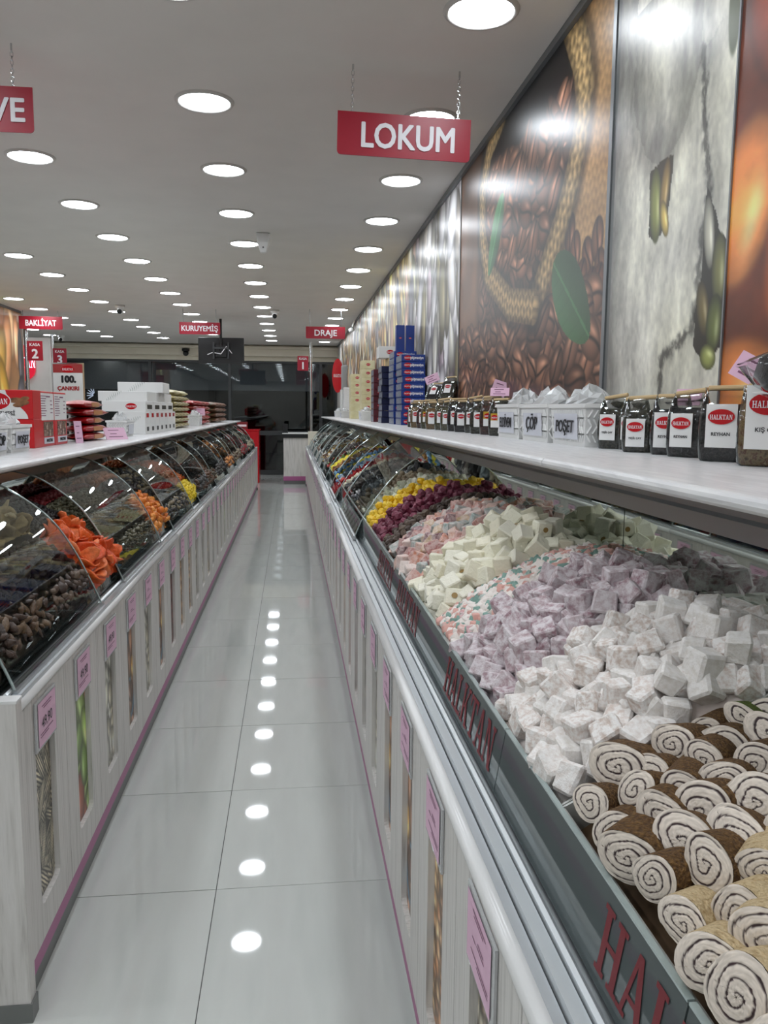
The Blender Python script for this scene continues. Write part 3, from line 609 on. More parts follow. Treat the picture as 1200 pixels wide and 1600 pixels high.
def counter_unit(S, y0, n, label, panes, pic_order, k0, fence=None, end=False):
    L = n * S.pitch; y1 = y0 + L
    t = thing('display_counter', label, 'display counter', (X(S, .3), y0, 0)); off = Vector((-X(S, .3), -y0, 0))
    def part(mb, name, mats, parent=t, **kw):
        o = mb.build(name, mats, parent, **kw)
        if parent is t: o.location = off
        return o
    bu, bz, eu, ez = S.bed
    part(MB().extrude_y(prof(S, [(.018, .066), (S.ub, .066), (S.ub, S.lz[0] - .001), (S.um + .004, S.lz[0] - .001), (S.um + .004, ez - .03), (bu, bz - .035), (.018, .69)]), y0 + .001, y1 - .001), 'carcass', M_alud)
    part(MB().extrude_y(prof(S, [(.014, 0), (S.ub - .05, 0), (S.ub - .05, .066), (.014, .066)]), y0, y1), 'plinth', M_plinth)
    part(MB().extrude_y(prof(S, [(.001, .066), (.017, .066), (.017, S.pbot - .001), (.001, S.pbot - .001)]), y0 + .001, y1 - .001), 'magenta_strip', M_mag)
    part(MB().extrude_y(prof(S, S.barp), y0 + .002, y1 - .002), 'edge_bar', M_bar, smooth=True)
    fb = S.fence[0][0]
    part(MB().extrude_y(prof(S, [(.012, .70), (fb - .040, .70), (fb - .040, .722), (.012, .722)]), y0, y1, 0).extrude_y(prof(S, [(fb - .038, .70), (fb - .020, .70), (fb - .020, .735), (fb - .038, .735)]), y0, y1, 1).extrude_y(prof(S, [(fb - .018, .70), (fb - .008, .70), (fb - .008, .742), (fb - .013, .746), (fb - .018, .742)]), y0, y1, 1)
         .extrude_y(prof(S, [(fb - .007, .70), (bu, .70), (bu, .738), (fb - .007, .738)]), y0, y1, 0).extrude_y(prof(S, [(.01, .695), (fb, .695), (fb, .705), (.01, .705)]), y0, y1, 2), 'slide_rail', [M_alu, M_aluw, M_dark])
    # fascia under the worktop and the mirror behind the trays
    part(MB().extrude_y(prof(S, [(S.um - .022, S.fas), (S.um + .003, S.fas), (S.um + .003, S.lz[0] - .002), (S.um - .010, S.lz[0] - .002), (S.um - .010, S.fas + .035), (S.um - .022, S.fas + .03)]), y0, y1), 'fascia', M_alu)
    half = (y0 + y1) / 2
    for a, b in ((y0, half), (half, y1)):
        part(MB().extrude_y(prof(S, [(S.um, ez - .04), (S.um + .003, ez - .04), (S.um + .003, S.fas + .001), (S.um, S.fas + .001)]), a + .002, b - .002), 'mirror', M_mirror)
    # windowed boards with the pictures behind them, and the price tags
    for i in range(n):
        ya = y0 + i * S.pitch
        p = put('front_panel', S.panel, t, off + Vector((X(S, 0), ya, S.pbot)))
        put('picture', PIC[pic_order[(k0 + i) % len(pic_order)]], p, (S.s * .0135, S.pitch / 2, .08))
        zt = S.ptop - .135
        hd = put('price_holder', S.holder, t, off + Vector((X(S, -.001), ya + S.pitch / 2, zt)), (random.uniform(-.02, .02), 0, 0))
        near = S is L_ and k0 + i < 3
        put('card', S.card2 if near else S.card, hd, (-S.s * .0045, .004, .006))
        if near:
            me = text_mesh('49,90', .036, M_ink, 0.0); o = put('price', me, hd, (-S.s * .0066, .0, .046), (0, 0, math.pi / 2 if S is L_ else -math.pi / 2))
    # low glass fence in front of the trays
    fl = fence or [(y0, half), (half, y1)]
    for a, b in fl:
        (u0, z0), (u1, z1) = S.fence
        g = part(MB().extrude_y(prof(S, [(u0, z0), (u0 + .005, z0), (u1 + .005, z1), (u1, z1)]), a + .0015, b - .0015), 'glass_fence', M_fence if S is R_ else M_lfence)
        o = MB().extrude_y(prof(S, [(u1 - .001, z1), (u1 + .006, z1), (u1 + .006, z1 + .003), (u1 - .001, z1 + .003)]), a + .0015, b - .0015).build('top_edge', M_gedge, g)
    # sliding curved panes
    cv = catmull(S.curve)
    for a, b in panes:
        g = part(MB().sheet_y(prof(S, cv), a, b), 'curved_glass', M_glass, smooth=True)
        for yy in (a, b): MB().path([(x, yy, z) for x, z in prof(S, cv)], .0032, 6).build('pane_edge', M_gedge, g)
        u0, z0 = S.curve[0]; MB().extrude_y(prof(S, [(u0 - .006, z0 - .006), (u0 + .008, z0 - .006), (u0 + .008, z0 + .012), (u0 - .004, z0 + .012)]), a - .01, b + .01).build('runner', M_alu, g)
    if end:
        ye = y0 - .036 if end == 'near' else y1
        e = part(MB().extrude_y(prof(S, [(-.008, .03), (S.ub, .03), (S.ub, S.lz[0] - .002), (S.um, S.lz[0] - .002), (S.um - .1, 1.02), (.09, .735), (-.008, .735)]), ye, ye + .036), 'end_panel', M_wood)
        MB().extrude_y(prof(S, [(-.012, 0), (.3, 0), (.3, .045), (-.012, .045)]), ye - .003, ye + .039).build('corner_shoe', M_plinth, e)
        MB().extrude_y(prof(S, [(-.010, .735), (.09, .735), (.09, .741), (-.010, .741)]), ye - .001, ye + .037).build('top_cap', M_bar, e)
    return t
nums = ['nearest', 'second', 'third', 'fourth', 'fifth', 'sixth']
# along the mural wall: sweets
PANES_R = [(3.81, 4.95), (5.50, 6.30), (7.20, 7.98), (8.7, 9.5), (9.75, 10.5), (11.0, 11.8), (12.2, 13.0), (13.2, 13.9)]
y = .445
for i in range(6):
    n = 7 if i < 5 else 4; y1 = y + n * .36
    counter_unit(R_, y, n, 'white sweets counter unit along the mural wall, %s from the camera%s' % (nums[i], ', open-topped' if i == 0 else ''), [p for p in PANES_R if y <= p[0] < y1], ORDER_R, i * 7,
                 [(.445, .60), (.60, 1.20), (1.20, 2.10), (2.10, 2.965)] if i == 0 else None, 'far' if i == 5 else False)
    y = y1
YR_END = y
# across the aisle: dried fruit
PANES_L = [(1.77, 2.58), (2.92, 3.77), (4.17, 5.02), (5.40, 6.22), (6.60, 7.45), (7.85, 8.65), (9.05, 9.85), (10.25, 11.05), (11.45, 12.25), (12.65, 13.4)]
y = 1.737
for i in range(5):
    n = 7; y1 = y + n * .345
    counter_unit(L_, y, n, 'white dried fruit counter unit with curved glass across the aisle, %s from the camera' % nums[i], [p for p in PANES_L if y <= p[0] < y1], ORDER_L, i * 7, None, {0: 'near', 4: 'far'}.get(i, False))
    y = y1
YL_END = y
# shop name on the low glass of the first unit, reading from the aisle
first = bpy.data.objects['display_counter']
fences = [o for o in first.children if o.name.startswith('glass_fence')]
(u0, z0), (u1, z1) = R_.fence; lean = math.atan2((u1 - u0), (z1 - z0))
for yc, fi in ((.565, 1), (1.445, 2), (2.25, 3), (2.80, 3)):
    uc = (u0 + u1) / 2 - .0012
    put('shop_name', serif_mesh('HALKTAN', .074, M_maroon, sx=.93), fences[min(fi, len(fences) - 1)], (X(R_, uc), yc, (z0 + z1) / 2), (-lean, 0, -math.pi / 2))
# worktops
def worktop(S, y0, y1, step, label, mt=M_marble):
    t = thing('worktop', label, 'worktop', (X(S, .5), y0, S.lz[0])); off = Vector((-X(S, .5), -y0, -S.lz[0]))
    k = y0
    while k < y1 - .01:
        b = min(k + step, y1); z0, z1 = S.lz; r = (z1 - z0) / 2
        arc = [(S.lf + r - r * math.cos(a), (z0 + z1) / 2 + r * math.sin(a)) for a in np.linspace(-math.pi / 2, math.pi / 2, 7)]
        o = MB().extrude_y(prof(S, arc + [(S.ub, z1), (S.ub, z0)]), k + .0015, b - .0015).build('slab', mt, t); o.location = off; k = b
worktop(R_, .40, YR_END + .02, 1.26, 'long white marbled worktop against the mural wall')
worktop(L_, 1.74, YL_END + .02, 1.2075, 'long white marbled worktop of the dried fruit island')

# ------------------------------------------------------------------ what lies in the trays
def cube_mesh(name, mt, seed, jit=.09, bev=.10, aspect=(1, 1, 1)):
    r = random.Random(seed); bm = bmesh.new(); bmesh.ops.create_cube(bm, size=1.0)
    for v in bm.verts: v.co = Vector([(c + r.uniform(-jit, jit)) * a for c, a in zip(v.co, aspect)])
    bmesh.ops.bevel(bm, geom=list(bm.edges), offset=bev, segments=1, affect='EDGES')
    me = bpy.data.meshes.new(name); bm.to_mesh(me); bm.free(); me.materials.append(mt); return me
def holed_cube(name, mt, mt2, seed):
    me = cube_mesh(name, mt, seed, .06, .09); mb = MB()
    mb.v = [tuple(v.co) for v in me.vertices]; mb.f = [tuple(p.vertices) for p in me.polygons]; mb.mi = [0] * len(mb.f)
    n = 10; zz = max(v.co.z for v in me.vertices) + .004
    mb.add([(.17 * math.cos(6.283 * i / n), .17 * math.sin(6.283 * i / n), zz) for i in range(n)], [tuple(range(n))], 1)
    return pydata(name, mb.v, mb.f, [mt, mt2], mb.mi)
def lump_mesh(name, mt, seed, sub=2, jit=.16, aspect=(1, 1, 1), smooth=True):
    r = random.Random(seed); bm = bmesh.new(); bmesh.ops.create_icosphere(bm, subdivisions=sub, radius=.5)
    for v in bm.verts: v.co = Vector([c * (1 + r.uniform(-jit, jit)) * a for c, a in zip(v.co, aspect)])
    me = bpy.data.meshes.new(name); bm.to_mesh(me); bm.free(); me.materials.append(mt)
    if smooth: me.polygons.foreach_set('use_smooth', [True] * len(me.polygons))
    return me
def slice_mesh(name, mt, seed, w=1.0, l=1.6, th=.12, bend=.5):
    """a curled flat slice of dried fruit"""
    r = random.Random(seed); n, m = 7, 5; v = []; f = []; ph = r.uniform(0, 6)
    for sgn in (1, -1):
        for i in range(n):
            t = i / (n - 1) * 2 - 1; ww = w * .5 * math.sqrt(max(.05, 1 - .85 * t * t)) * (1 + r.uniform(-.12, .12))
            for j in range(m):
                q = j / (m - 1) * 2 - 1; z = bend * .3 * (t * t - .5) + .16 * q * math.sin(3 * t + ph) + sgn * th * .5
                v.append((t * l * .5, q * ww, z))
    k = n * m
    for i in range(n - 1):
        for j in range(m - 1):
            a = i * m + j; f.append((a, a + m, a + m + 1, a + 1)); f.append((k + a, k + a + 1, k + a + m + 1, k + a + m))
    rim = [j for j in range(m)] + [i * m + m - 1 for i in range(1, n)] + [(n - 1) * m + j for j in range(m - 2, -1, -1)] + [i * m for i in range(n - 2, 0, -1)]
    for a, b in zip(rim, rim[1:] + rim[:1]): f.append((a, b, b + k, a + k))
    return pydata(name, v, f, mt, None, True)
def interp(pts, x): return float(np.interp(x, [p[0] for p in pts], [p[1] for p in pts]))
HEAP = [(.345, .840), (.40, .900), (.46, .975), (.52, 1.045), (.585, 1.100), (.64, 1.085), (.69, 1.040), (.73, 1.005)]
FLAT = [(.345, .845), (.45, .920), (.60, .995), (.73, 1.035)]
def zr(k, ya, yb, edge=.025):
    def f(x, y):
        t = min(max((y - ya) / (yb - ya), 0), 1); m = 1 - (2 * t - 1) ** 4
        return interp(FLAT, x) * (1 - k) + interp(HEAP, x) * k - edge * (1 - m)
    return f
def poisson(f, xa, xb, ya, yb, d, nmax, lift=0.0, tries=14000, slant=0.0):
    P = np.zeros((0, 3)); out = []
    for _ in range(tries):
        x = random.uniform(xa, xb); y = random.uniform(ya, yb) + slant * (x - xa); p = np.array((x, y, f(abs(x), y) + lift))
        if len(out) and np.min(((P[:len(out)] - p) ** 2).sum(1)) < d * d: continue
        if len(out) >= len(P): P = np.vstack([P, np.zeros((256, 3))])
        P[len(out)] = p; out.append(p)
        if len(out) >= nmax: break
    return out
def bed_mesh(name, f, xa, xb, ya, yb, drop, mt, slant=0.0, nx=22):
    ny = max(6, int((yb - ya) / .015)); v = []
    for j in range(ny + 1):
        for i in range(nx + 1):
            x = xa + (xb - xa) * i / nx; y = ya + (yb - ya) * j / ny + slant * (x - xa)
            v.append((x, y, f(abs(x), y) - drop + random.uniform(-.004, .004)))
    q = [(j * (nx + 1) + i, j * (nx + 1) + i + 1, (j + 1) * (nx + 1) + i + 1, (j + 1) * (nx + 1) + i) for j in range(ny) for i in range(nx)]
    return pydata(name, v, q, mt, None, True)
def loose(name, label, cat, group, pts, meshes, size, flat=0.0, slope=0.0, js=.14):
    for p in pts:
        rot = (random.uniform(-1, 1) * (1 - flat) * math.pi, -slope + random.uniform(-1, 1) * (1 - flat) * 1.5, random.uniform(0, 6.28))
        s = size * random.uniform(1 - js, 1 + js)
        tag(put(name, random.choice(meshes), None, tuple(p), rot, s), label, cat, group)
def joined(name, label, cat, pts, meshes, size, flat=0.0, slope=0.0):
    """many pieces too small to pick apart: one object"""
    V = []; Fc = []; MI = []; mats = []
    base = []
    for me in meshes:
        for mt in me.materials:
            if mt not in mats: mats.append(mt)
        base.append((np.array([v.co for v in me.vertices]), [tuple(p.vertices) for p in me.polygons], mats.index(me.materials[0])))
    n = 0
    for p in pts:
        co, fs, mi = random.choice(base)
        R3 = np.array(Euler((random.uniform(-1, 1) * (1 - flat) * math.pi, -slope + random.uniform(-1, 1) * (1 - flat) * 1.5, random.uniform(0, 6.28))).to_matrix())
        V.append((co * size * random.uniform(.85, 1.15)) @ R3.T + np.array(p)); Fc += [tuple(i + n for i in q) for q in fs]; MI += [mi] * len(fs); n += len(co)
    me = pydata(name, np.concatenate(V), Fc, mats, MI, True)
    return tag(put(name, me), label, cat, None, 'stuff')
def tray(S, ya, yb, label, wall=.05, xr=None):
    bu, bz, eu, ez = S.bed; t = thing('display_tray', label, 'tray', (X(S, bu), ya, bz)); off = Vector((-X(S, bu), -ya, -bz)); th = .004; g = .002
    a, b = ya + g, yb - g; e0, e1 = bu + .003, eu - .004
    line = lambda u: bz + (ez - bz) * (u - bu) / (eu - bu)
    MB().extrude_y(prof(S, [(e0, line(e0)), (e1, line(e1)), (e1, line(e1) + th), (e0, line(e0) + th)]), a, b).build('base', M_alud, t).location = off
    for y in (a, b - th): MB().extrude_y(prof(S, [(e0, line(e0) + th), (e1, line(e1) + th), (e1, line(e1) + wall - .01), (e0, line(e0) + wall)]), y, y + th).build('side', M_liner, t).location = off
    for u in (e0, e1 - th): MB().box(*sorted((X(S, u), X(S, u + th))), a + th, b - th, line(u) + th, line(u) + wall - (.01 if u > .2 else 0)).build('end', M_liner, t).location = off

# --- sweets beside the mural wall
P_white = pick_mat('powdered_white', [(224, 214, 206), (216, 200, 190), (228, 222, 214), (206, 188, 176)], .7, (244, 240, 236), 70)
P_purple = pick_mat('powdered_lilac', [(176, 150, 154), (166, 138, 144), (186, 164, 168), (156, 120, 128)], .7, (226, 219, 221), 3, pmax=.9)
P_small = pick_mat('small_mixed', [(222, 164, 152), (150, 180, 170), (230, 196, 182), (206, 150, 156), (232, 222, 212), (220, 178, 162), (140, 174, 164), (236, 228, 222)], .7, (240, 232, 228), 2, pmax=.6)
P_sbed = mat('mini_bed', (206, 180, 172), .8)
P_cream = pick_mat('cream_cube', [(240, 236, 214), (236, 230, 206), (244, 240, 222)], .55, None, 30, jitter=.05)
P_nutm = mat('nut_core', (150, 120, 66), .5)
P_pink = pick_mat('pink_mixed', [(206, 150, 138), (196, 124, 112), (224, 196, 186), (150, 164, 158), (214, 170, 150), (176, 104, 98), (222, 206, 196), (190, 160, 120), (120, 66, 78), (206, 128, 96), (138, 160, 156)], .7, (236, 222, 216), 3, pmax=.62)
P_brown = pick_mat('brown_piece', [(92, 76, 66), (80, 66, 58), (104, 88, 74)], .6)
P_burg = pick_mat('burgundy_piece', [(126, 52, 74), (112, 42, 64), (138, 62, 84)], .5, None, 40)
P_yel = pick_mat('yellow_piece', [(246, 206, 40), (238, 194, 30), (250, 214, 64)], .45, None, 40, jitter=.12)
P_pale = pick_mat('pale_piece', [(236, 234, 216), (226, 230, 206), (240, 238, 226)], .5, None, 40, jitter=.1)
P_beige = pick_mat('beige_nut', [(196, 176, 150), (178, 156, 130), (206, 190, 166), (168, 148, 126)], .55)
P_choc = pick_mat('dark_choc', [(58, 44, 42), (48, 36, 36), (70, 52, 48)], .4)
P_wrap = pick_mat('silver_wrap', [(150, 154, 158), (180, 184, 186), (120, 118, 122), (206, 206, 204)], .25)
cubes = lambda nm, mt, **k: [cube_mesh(nm, mt, 10 + i, **k) for i in range(4)]
SLP = .8
def fill(name, label, cat, bedlabel, ya, yb, k, meshes, size, n1, n2, bedmat, xa=.350, xb=.722, dens=.84, lift=.25, traylabel=None, edge=.025, group=None, slant=0.0, d2=1.25):
    f = zr(k, ya, yb, edge)
    if traylabel: tray(R_, ya, yb, traylabel)
    tag(put(name + '_bed', bed_mesh(name + '_bed', f, xa, xb, ya + .004, yb - .004, size * .55, bedmat, slant)), bedlabel, cat, None, 'stuff')
    pts = poisson(f, xa + size * .3, xb, ya + size * .35, yb - size * .35, size * dens, n1, 0, 9000, slant)
    pts += poisson(f, xa + .05, xb - .05, ya + size, yb - size, size * d2, n2, size * .6, 3000, slant)
    for p in pts: p[2] += random.uniform(-.15, .2) * size
    loose(name, label, cat, group or name, pts, meshes, size, 0.15, SLP)
fill('white_lokum', 'white powdered lokum cube in the large heap behind the rolls', 'sweet', 'lower layer of white powdered lokum cubes', .965, 1.315, .16, cubes('white_lokum', P_white), .037, 230, 60, P_white, traylabel='lined tray holding the white powdered lokum', group='white powdered lokum cubes')
fill('lilac_lokum', 'lilac powdered lokum cube in the heap beyond the white lokum', 'sweet', 'lower layer of lilac lokum cubes', 1.32, 1.66, .18, cubes('lilac_lokum', P_purple, jit=.07, bev=.07), .039, 230, 60, P_purple, traylabel='lined tray holding the lilac lokum', group='lilac lokum cubes')
fill('mini_lokum', 'tiny pastel lokum piece in the pink and green mixed heap', 'sweet', 'lower layer of tiny pastel lokum pieces', 1.665, 1.885, .08, cubes('mini_lokum', P_small), .022, 300, 0, P_sbed, traylabel='lined tray holding the tiny pastel lokum', group='tiny pastel lokum pieces', dens=1.0)
f = zr(.08, 1.665, 1.885); joined('mini_lokum_mass', 'many tiny pink and green lokum pieces packed between the larger heaps', 'sweets', poisson(f, .355, .72, 1.67, 1.88, .0125, 800, .003), cubes('mini', noise_mat('mini_white', [(.3, (226, 214, 206)), (.7, (240, 234, 228))], 3, .7))[:2] + cubes('mini', pick_mat('mini_green', [(134, 168, 156)], .7, None, 2))[:1] + cubes('mini', pick_mat('mini_coral', [(224, 172, 160)], .7, None, 2))[:1], .021)
fill('cream_cube', 'cream white cube with a nut core in the tall ivory heap', 'sweet', 'lower layer of cream cubes', 1.89, 2.28, .42, [cube_mesh('cream_cube', P_cream, 1, .06, .07), cube_mesh('cream_cube', P_cream, 2, .06, .07), holed_cube('cream_cube', P_cream, P_nutm, 3)], .041, 170, 45, P_cream, traylabel='lined tray holding the cream cubes', group='cream cubes')
fill('mixed_lokum', 'pink, peach or grey-green powdered lokum chunk in the mixed heap', 'sweet', 'lower layer of mixed lokum chunks', 2.285, 2.90, .26, cubes('mixed_lokum', P_pink, aspect=(1, .9, .8), jit=.07, bev=.06), .045, 300, 0, P_pink, traylabel='lined tray holding the mixed pink lokum', group='mixed pink lokum chunks', dens=.82, edge=.04)
fill('brown_chunk', 'dark brown sweet between the burgundy and the pink lokum', 'sweet', 'lower layer of dark brown sweets', 2.905, 3.11, .10, [lump_mesh('brown_chunk', P_brown, i, 1, .2, smooth=False) for i in range(3)], .034, 150, 0, P_brown, traylabel='lined tray holding the dark brown sweets', group='dark brown sweets', dens=.85, edge=.01)
fill('burgundy_sweet', 'burgundy faceted sweet in the dark red band', 'sweet', 'lower layer of burgundy sweets', 3.115, 3.48, .16, [lump_mesh('burgundy_sweet', P_burg, i, 1, .14, smooth=False) for i in range(3)], .040, 170, 20, P_burg, traylabel='lined tray holding the burgundy sweets', group='burgundy sweets', dens=.85, edge=.01)
fill('yellow_sweet', 'bright yellow sweet in the band beside the burgundy ones', 'sweet', 'lower layer of yellow sweets', 3.485, 3.78, .10, [lump_mesh('yellow_sweet', P_yel, i, 1, .14, smooth=False) for i in range(3)], .040, 150, 15, P_yel, traylabel='lined tray holding the yellow sweets', group='yellow sweets', dens=.85, edge=.01)
fill('pale_sweet', 'pale greenish white sweet beyond the yellow band', 'sweet', 'lower layer of pale sweets', 3.785, 4.06, .05, [lump_mesh('pale_sweet', P_pale, i, 1, .14, smooth=False) for i in range(3)], .040, 140, 10, P_pale, traylabel='lined tray holding the pale sweets', group='pale sweets', dens=.9, edge=.01)
fill('beige_nut', 'beige sugared nut behind the pale sweets', 'sweet', 'lower layer of beige sugared nuts', 4.065, 4.42, .0, [lump_mesh('beige_nut', P_beige, i, 1, .16) for i in range(3)], .036, 220, 10, P_beige, traylabel='lined tray holding the beige nuts', group='beige sugared nuts', dens=.9, edge=.01)
fill('wrapped_sweet', 'grey twist-wrapped sweet next to the dark chocolates', 'sweet', 'lower layer of grey wrapped sweets', 4.425, 4.62, .0, [slice_mesh('wrapped_sweet', P_wrap, i, .8, 1.5, .3) for i in range(3)], .045, 90, 0, P_wrap, traylabel='lined tray holding the grey wrapped sweets', group='grey wrapped sweets', dens=.9, edge=.01)
fill('dark_chocolate', 'dark chocolate piece behind the grey wrapped sweets', 'sweet', 'lower layer of dark chocolates', 4.625, 4.92, .1, [lump_mesh('dark_chocolate', P_choc, i, 1, .16) for i in range(3)], .042, 120, 0, P_choc, traylabel='lined tray holding the dark chocolates', group='dark chocolates', dens=.9, edge=.01)
# farther trays: pieces of a few pixels, one object for each tray
def far_fill(name, label, ya, yb, cols, k=.05, size=.045, n=170, shape='lump', rough=.5, traylabel=None):
    f = zr(k, ya, yb, .01); ms = []
    for i, c in enumerate(cols):
        mt = noise_mat('far_%s_%d' % (name, i), [(.3, tuple(x * .82 for x in c)), (.7, c)], 25, rough)
        ms.append(lump_mesh('p', mt, i, 1, .16) if shape == 'lump' else slice_mesh('p', mt, i, .8, 1.5, .25) if shape == 'wrap' else cube_mesh('p', mt, i))
    tray(R_, ya, yb, traylabel or 'lined tray holding the ' + label)
    joined(name, label, 'sweets', poisson(f, .36, .715, ya + .015, yb - .015, size * .75, n, 0, 4000) + poisson(f, .36, .715, ya + .015, yb - .015, size * .9, n // 2, -size * .5, 2500), ms, size)
FAR = [('cashews', 'grey brown nuts under the first curved pane gap', 4.925, 5.10, [(150, 138, 128), (120, 106, 100)]), ('black_beans', 'black glossy coated nuts before the cream row', 5.105, 5.33, [(34, 28, 28), (48, 38, 36)]), ('cream_row', 'cream sugared almonds between black and red rows', 5.335, 5.46, [(226, 220, 190), (210, 206, 180)]),
       ('red_row', 'bright red wrapped sweets in a band', 5.465, 5.70, [(196, 30, 34), (170, 24, 30), (226, 90, 80)], 'wrap'), ('blue_row', 'pale blue wrapped sweets in a band', 5.705, 6.0, [(150, 190, 220), (120, 160, 200), (214, 224, 230)], 'wrap'), ('lemon_row', 'lemon yellow sweets behind the blue wrapped ones', 6.005, 6.22, [(246, 226, 30), (236, 214, 40)]),
       ('sky_row', 'blue foil sweets in the third counter unit', 6.225, 6.45, [(130, 180, 214), (90, 140, 190)], 'wrap'), ('amber_row', 'amber brown wrapped sweets in stripes', 6.455, 6.85, [(150, 92, 40), (206, 150, 80), (90, 56, 30)], 'wrap'), ('sun_row', 'vivid yellow sweets in the third counter unit', 6.855, 7.2, [(250, 232, 20), (240, 218, 30)]), ('confetti_row', 'red, green and white wrapped sweets beyond the vivid yellow', 7.205, 7.6, [(190, 60, 50), (120, 150, 80), (230, 226, 214), (70, 60, 60)], 'wrap'),
       ('walnut_row', 'grey brown coated nuts in the fourth unit', 7.605, 8.4, [(110, 98, 90), (84, 74, 70)]), ('gold_row', 'gold and white mixed sweets in the fourth unit', 8.405, 9.2, [(196, 160, 80), (230, 226, 214), (110, 70, 40)], 'wrap'), ('pearl_row', 'white and dark dragees in the fourth unit', 9.205, 10.1, [(226, 226, 222), (60, 56, 56)]), ('cocoa_row', 'brown dragees near the fifth unit', 10.105, 11.2, [(98, 70, 54), (150, 120, 90)]), ('mint_row', 'pale mint and white dragees in the fifth unit', 11.205, 12.4, [(190, 210, 196), (232, 232, 228), (90, 90, 90)]), ('last_row', 'mixed dark and white dragees at the far counter end', 12.405, 14.0, [(70, 66, 64), (210, 206, 200), (160, 120, 70)])]
for a in FAR: far_fill(a[0], a[1], a[2], a[3], a[4], shape=a[5] if len(a) > 5 else 'lump', n=int(150 + 120 * (a[3] - a[2])))

# --- the rolls in the nearest tray
def roll_meshes(seed, coat, lens=2.6, squash=.85, turns=3.2):
    r = random.Random(seed); n = 44; ph = r.uniform(0, 6.28); a2, a3 = r.uniform(.04, .12), r.uniform(.02, .06); p2, p3 = r.uniform(0, 6), r.uniform(0, 6)
    rad = lambda t: (1 + a2 * math.cos(2 * t + p2) + a3 * math.cos(3 * t + p3)) * .5
    pt = lambda t, q: (q * rad(t) * math.cos(t), q * rad(t) * math.sin(t) * squash)
    v = []; f = []; rings = [(-.0, .985), (.04, 1.0), (lens * .5, 1.03), (lens - .1, .98), (lens, .86)]
    for z, q in rings:
        for i in range(n): x, y = pt(6.2832 * i / n, q); v.append((x, y, z))
    for k in range(len(rings) - 1):
        for i in range(n): f.append((k * n + i, k * n + (i + 1) % n, (k + 1) * n + (i + 1) % n, (k + 1) * n + i))
    f.append(tuple((len(rings) - 1) * n + i for i in range(n)))
    body = pydata('coat', v, f, coat, None, True)
    m = 26; T = np.linspace(0, 2 * math.pi, n + 1); Q = np.linspace(0.02, 1, m); pos = np.zeros((m, n + 1, 3)); img = np.zeros((m, n + 1, 3))
    for j, q in enumerate(Q):
        for i, t in enumerate(T):
            x, y = pt(t, q * .985); d = (q * turns - t / 6.2832 + .20 * math.sin(2 * t + ph) * q + .10 * math.sin(3 * t + 2 * ph)) % 1.0
            pos[j, i] = (x, y, -.015 - .07 * (1 - q * q) + (.012 if d < .2 else 0) + .01 * r.uniform(-1, 1))
            dark = d < .20 and q < .91
            w = np.array((226, 214, 200)) * (.93 + .1 * r.random()); k = np.array((58, 40, 42)) * (.8 + .4 * r.random())
            img[j, i] = (k if dark else w * (.93 if d < .24 else 1)) / 255
    face = grid_print('cut_face', m, n + 1, pos, img, M_roll); face.polygons.foreach_set('use_smooth', [True] * len(face.polygons))
    return body, face
M_roll = print_mat('roll_face', .7)
CO_B = noise_mat('brown_coat', [(.3, (74, 48, 22)), (.55, (116, 82, 40)), (.75, (150, 112, 60))], 14, .85, detail=6, bmp=.7, bdist=.05, rand=17)
CO_P = noise_mat('pale_coat', [(.3, (168, 140, 96)), (.55, (206, 184, 144)), (.75, (190, 162, 116))], 12, .8, detail=6, bmp=.5, bdist=.05, rand=17)
CO_G = noise_mat('green_coat', [(.3, (66, 84, 20)), (.55, (104, 124, 34)), (.75, (130, 146, 60))], 14, .85, detail=6, bmp=.7, bdist=.05, rand=17)
RB = [roll_meshes(i, CO_B, 2.4, .82 + .06 * (i % 3), 2.7 + .3 * (i % 3)) for i in range(4)]; RP = [roll_meshes(20 + i, CO_P, 2.4, .86, 3.0 + .35 * i) for i in range(3)]; RG = [roll_meshes(40 + i, CO_G, 2.6, .62, 2.0) for i in range(3)]
tray(R_, .45, .96, 'lined tray holding the sliced rolls', .055)
_rp = [(.345, .850), (.45, .905), (.60, .945), (.73, .965)]
f = lambda x, y: interp(_rp, x)
bedm = mat('roll_bed', (92, 70, 46), .8)
tag(put('roll_bed', bed_mesh('roll_bed', f, .358, .71, .455, .955, .055, bedm)), 'lower layers of sliced rolls in the nearest tray', 'sweets', None, 'stuff')
lab = {'b': 'sliced roll with brown crumb coat and white spiral cut face', 'p': 'sliced roll with pale coat and tight dark spiral', 'g': 'sliced roll with green pistachio coat and white cut face'}
rows = 9
for q in range(rows):
    for c in range(10):
        yy = .440 + .056 * c + (.029 if q % 2 else 0) + random.uniform(-.008, .008); xx = .362 + .041 * q + random.uniform(-.006, .006)
        if yy > (.935 if q < 4 else .958) or yy < .44: continue
        kind = 'g' if (q >= 5 and yy > .62) else ('p' if yy < .66 + .012 * q else 'b')
        body, face = random.choice({'b': RB, 'p': RP, 'g': RG}[kind])
        z = f(xx, yy) + .018 + .006 * (q % 2) + random.uniform(-.006, .010); s = .063 * random.uniform(.82, 1.18)
        ax = Vector((.74 + random.uniform(-.16, .16), .54 + random.uniform(-.22, .22), -.20 + random.uniform(-.20, .18))).normalized()
        e = ax.to_track_quat('Z', 'Y').to_euler()
        t = thing('sweet_roll', lab[kind], 'sweet roll', (xx, yy, z), {'b': 'brown coated sliced rolls', 'p': 'pale coated sliced rolls', 'g': 'green coated sliced rolls'}[kind]); t.rotation_euler = e; t.rotation_euler.rotate_axis('Z', random.uniform(-.6, .6)); t.scale = (s, s, s)
        put('coat', body, t); put('cut_face', face, t)

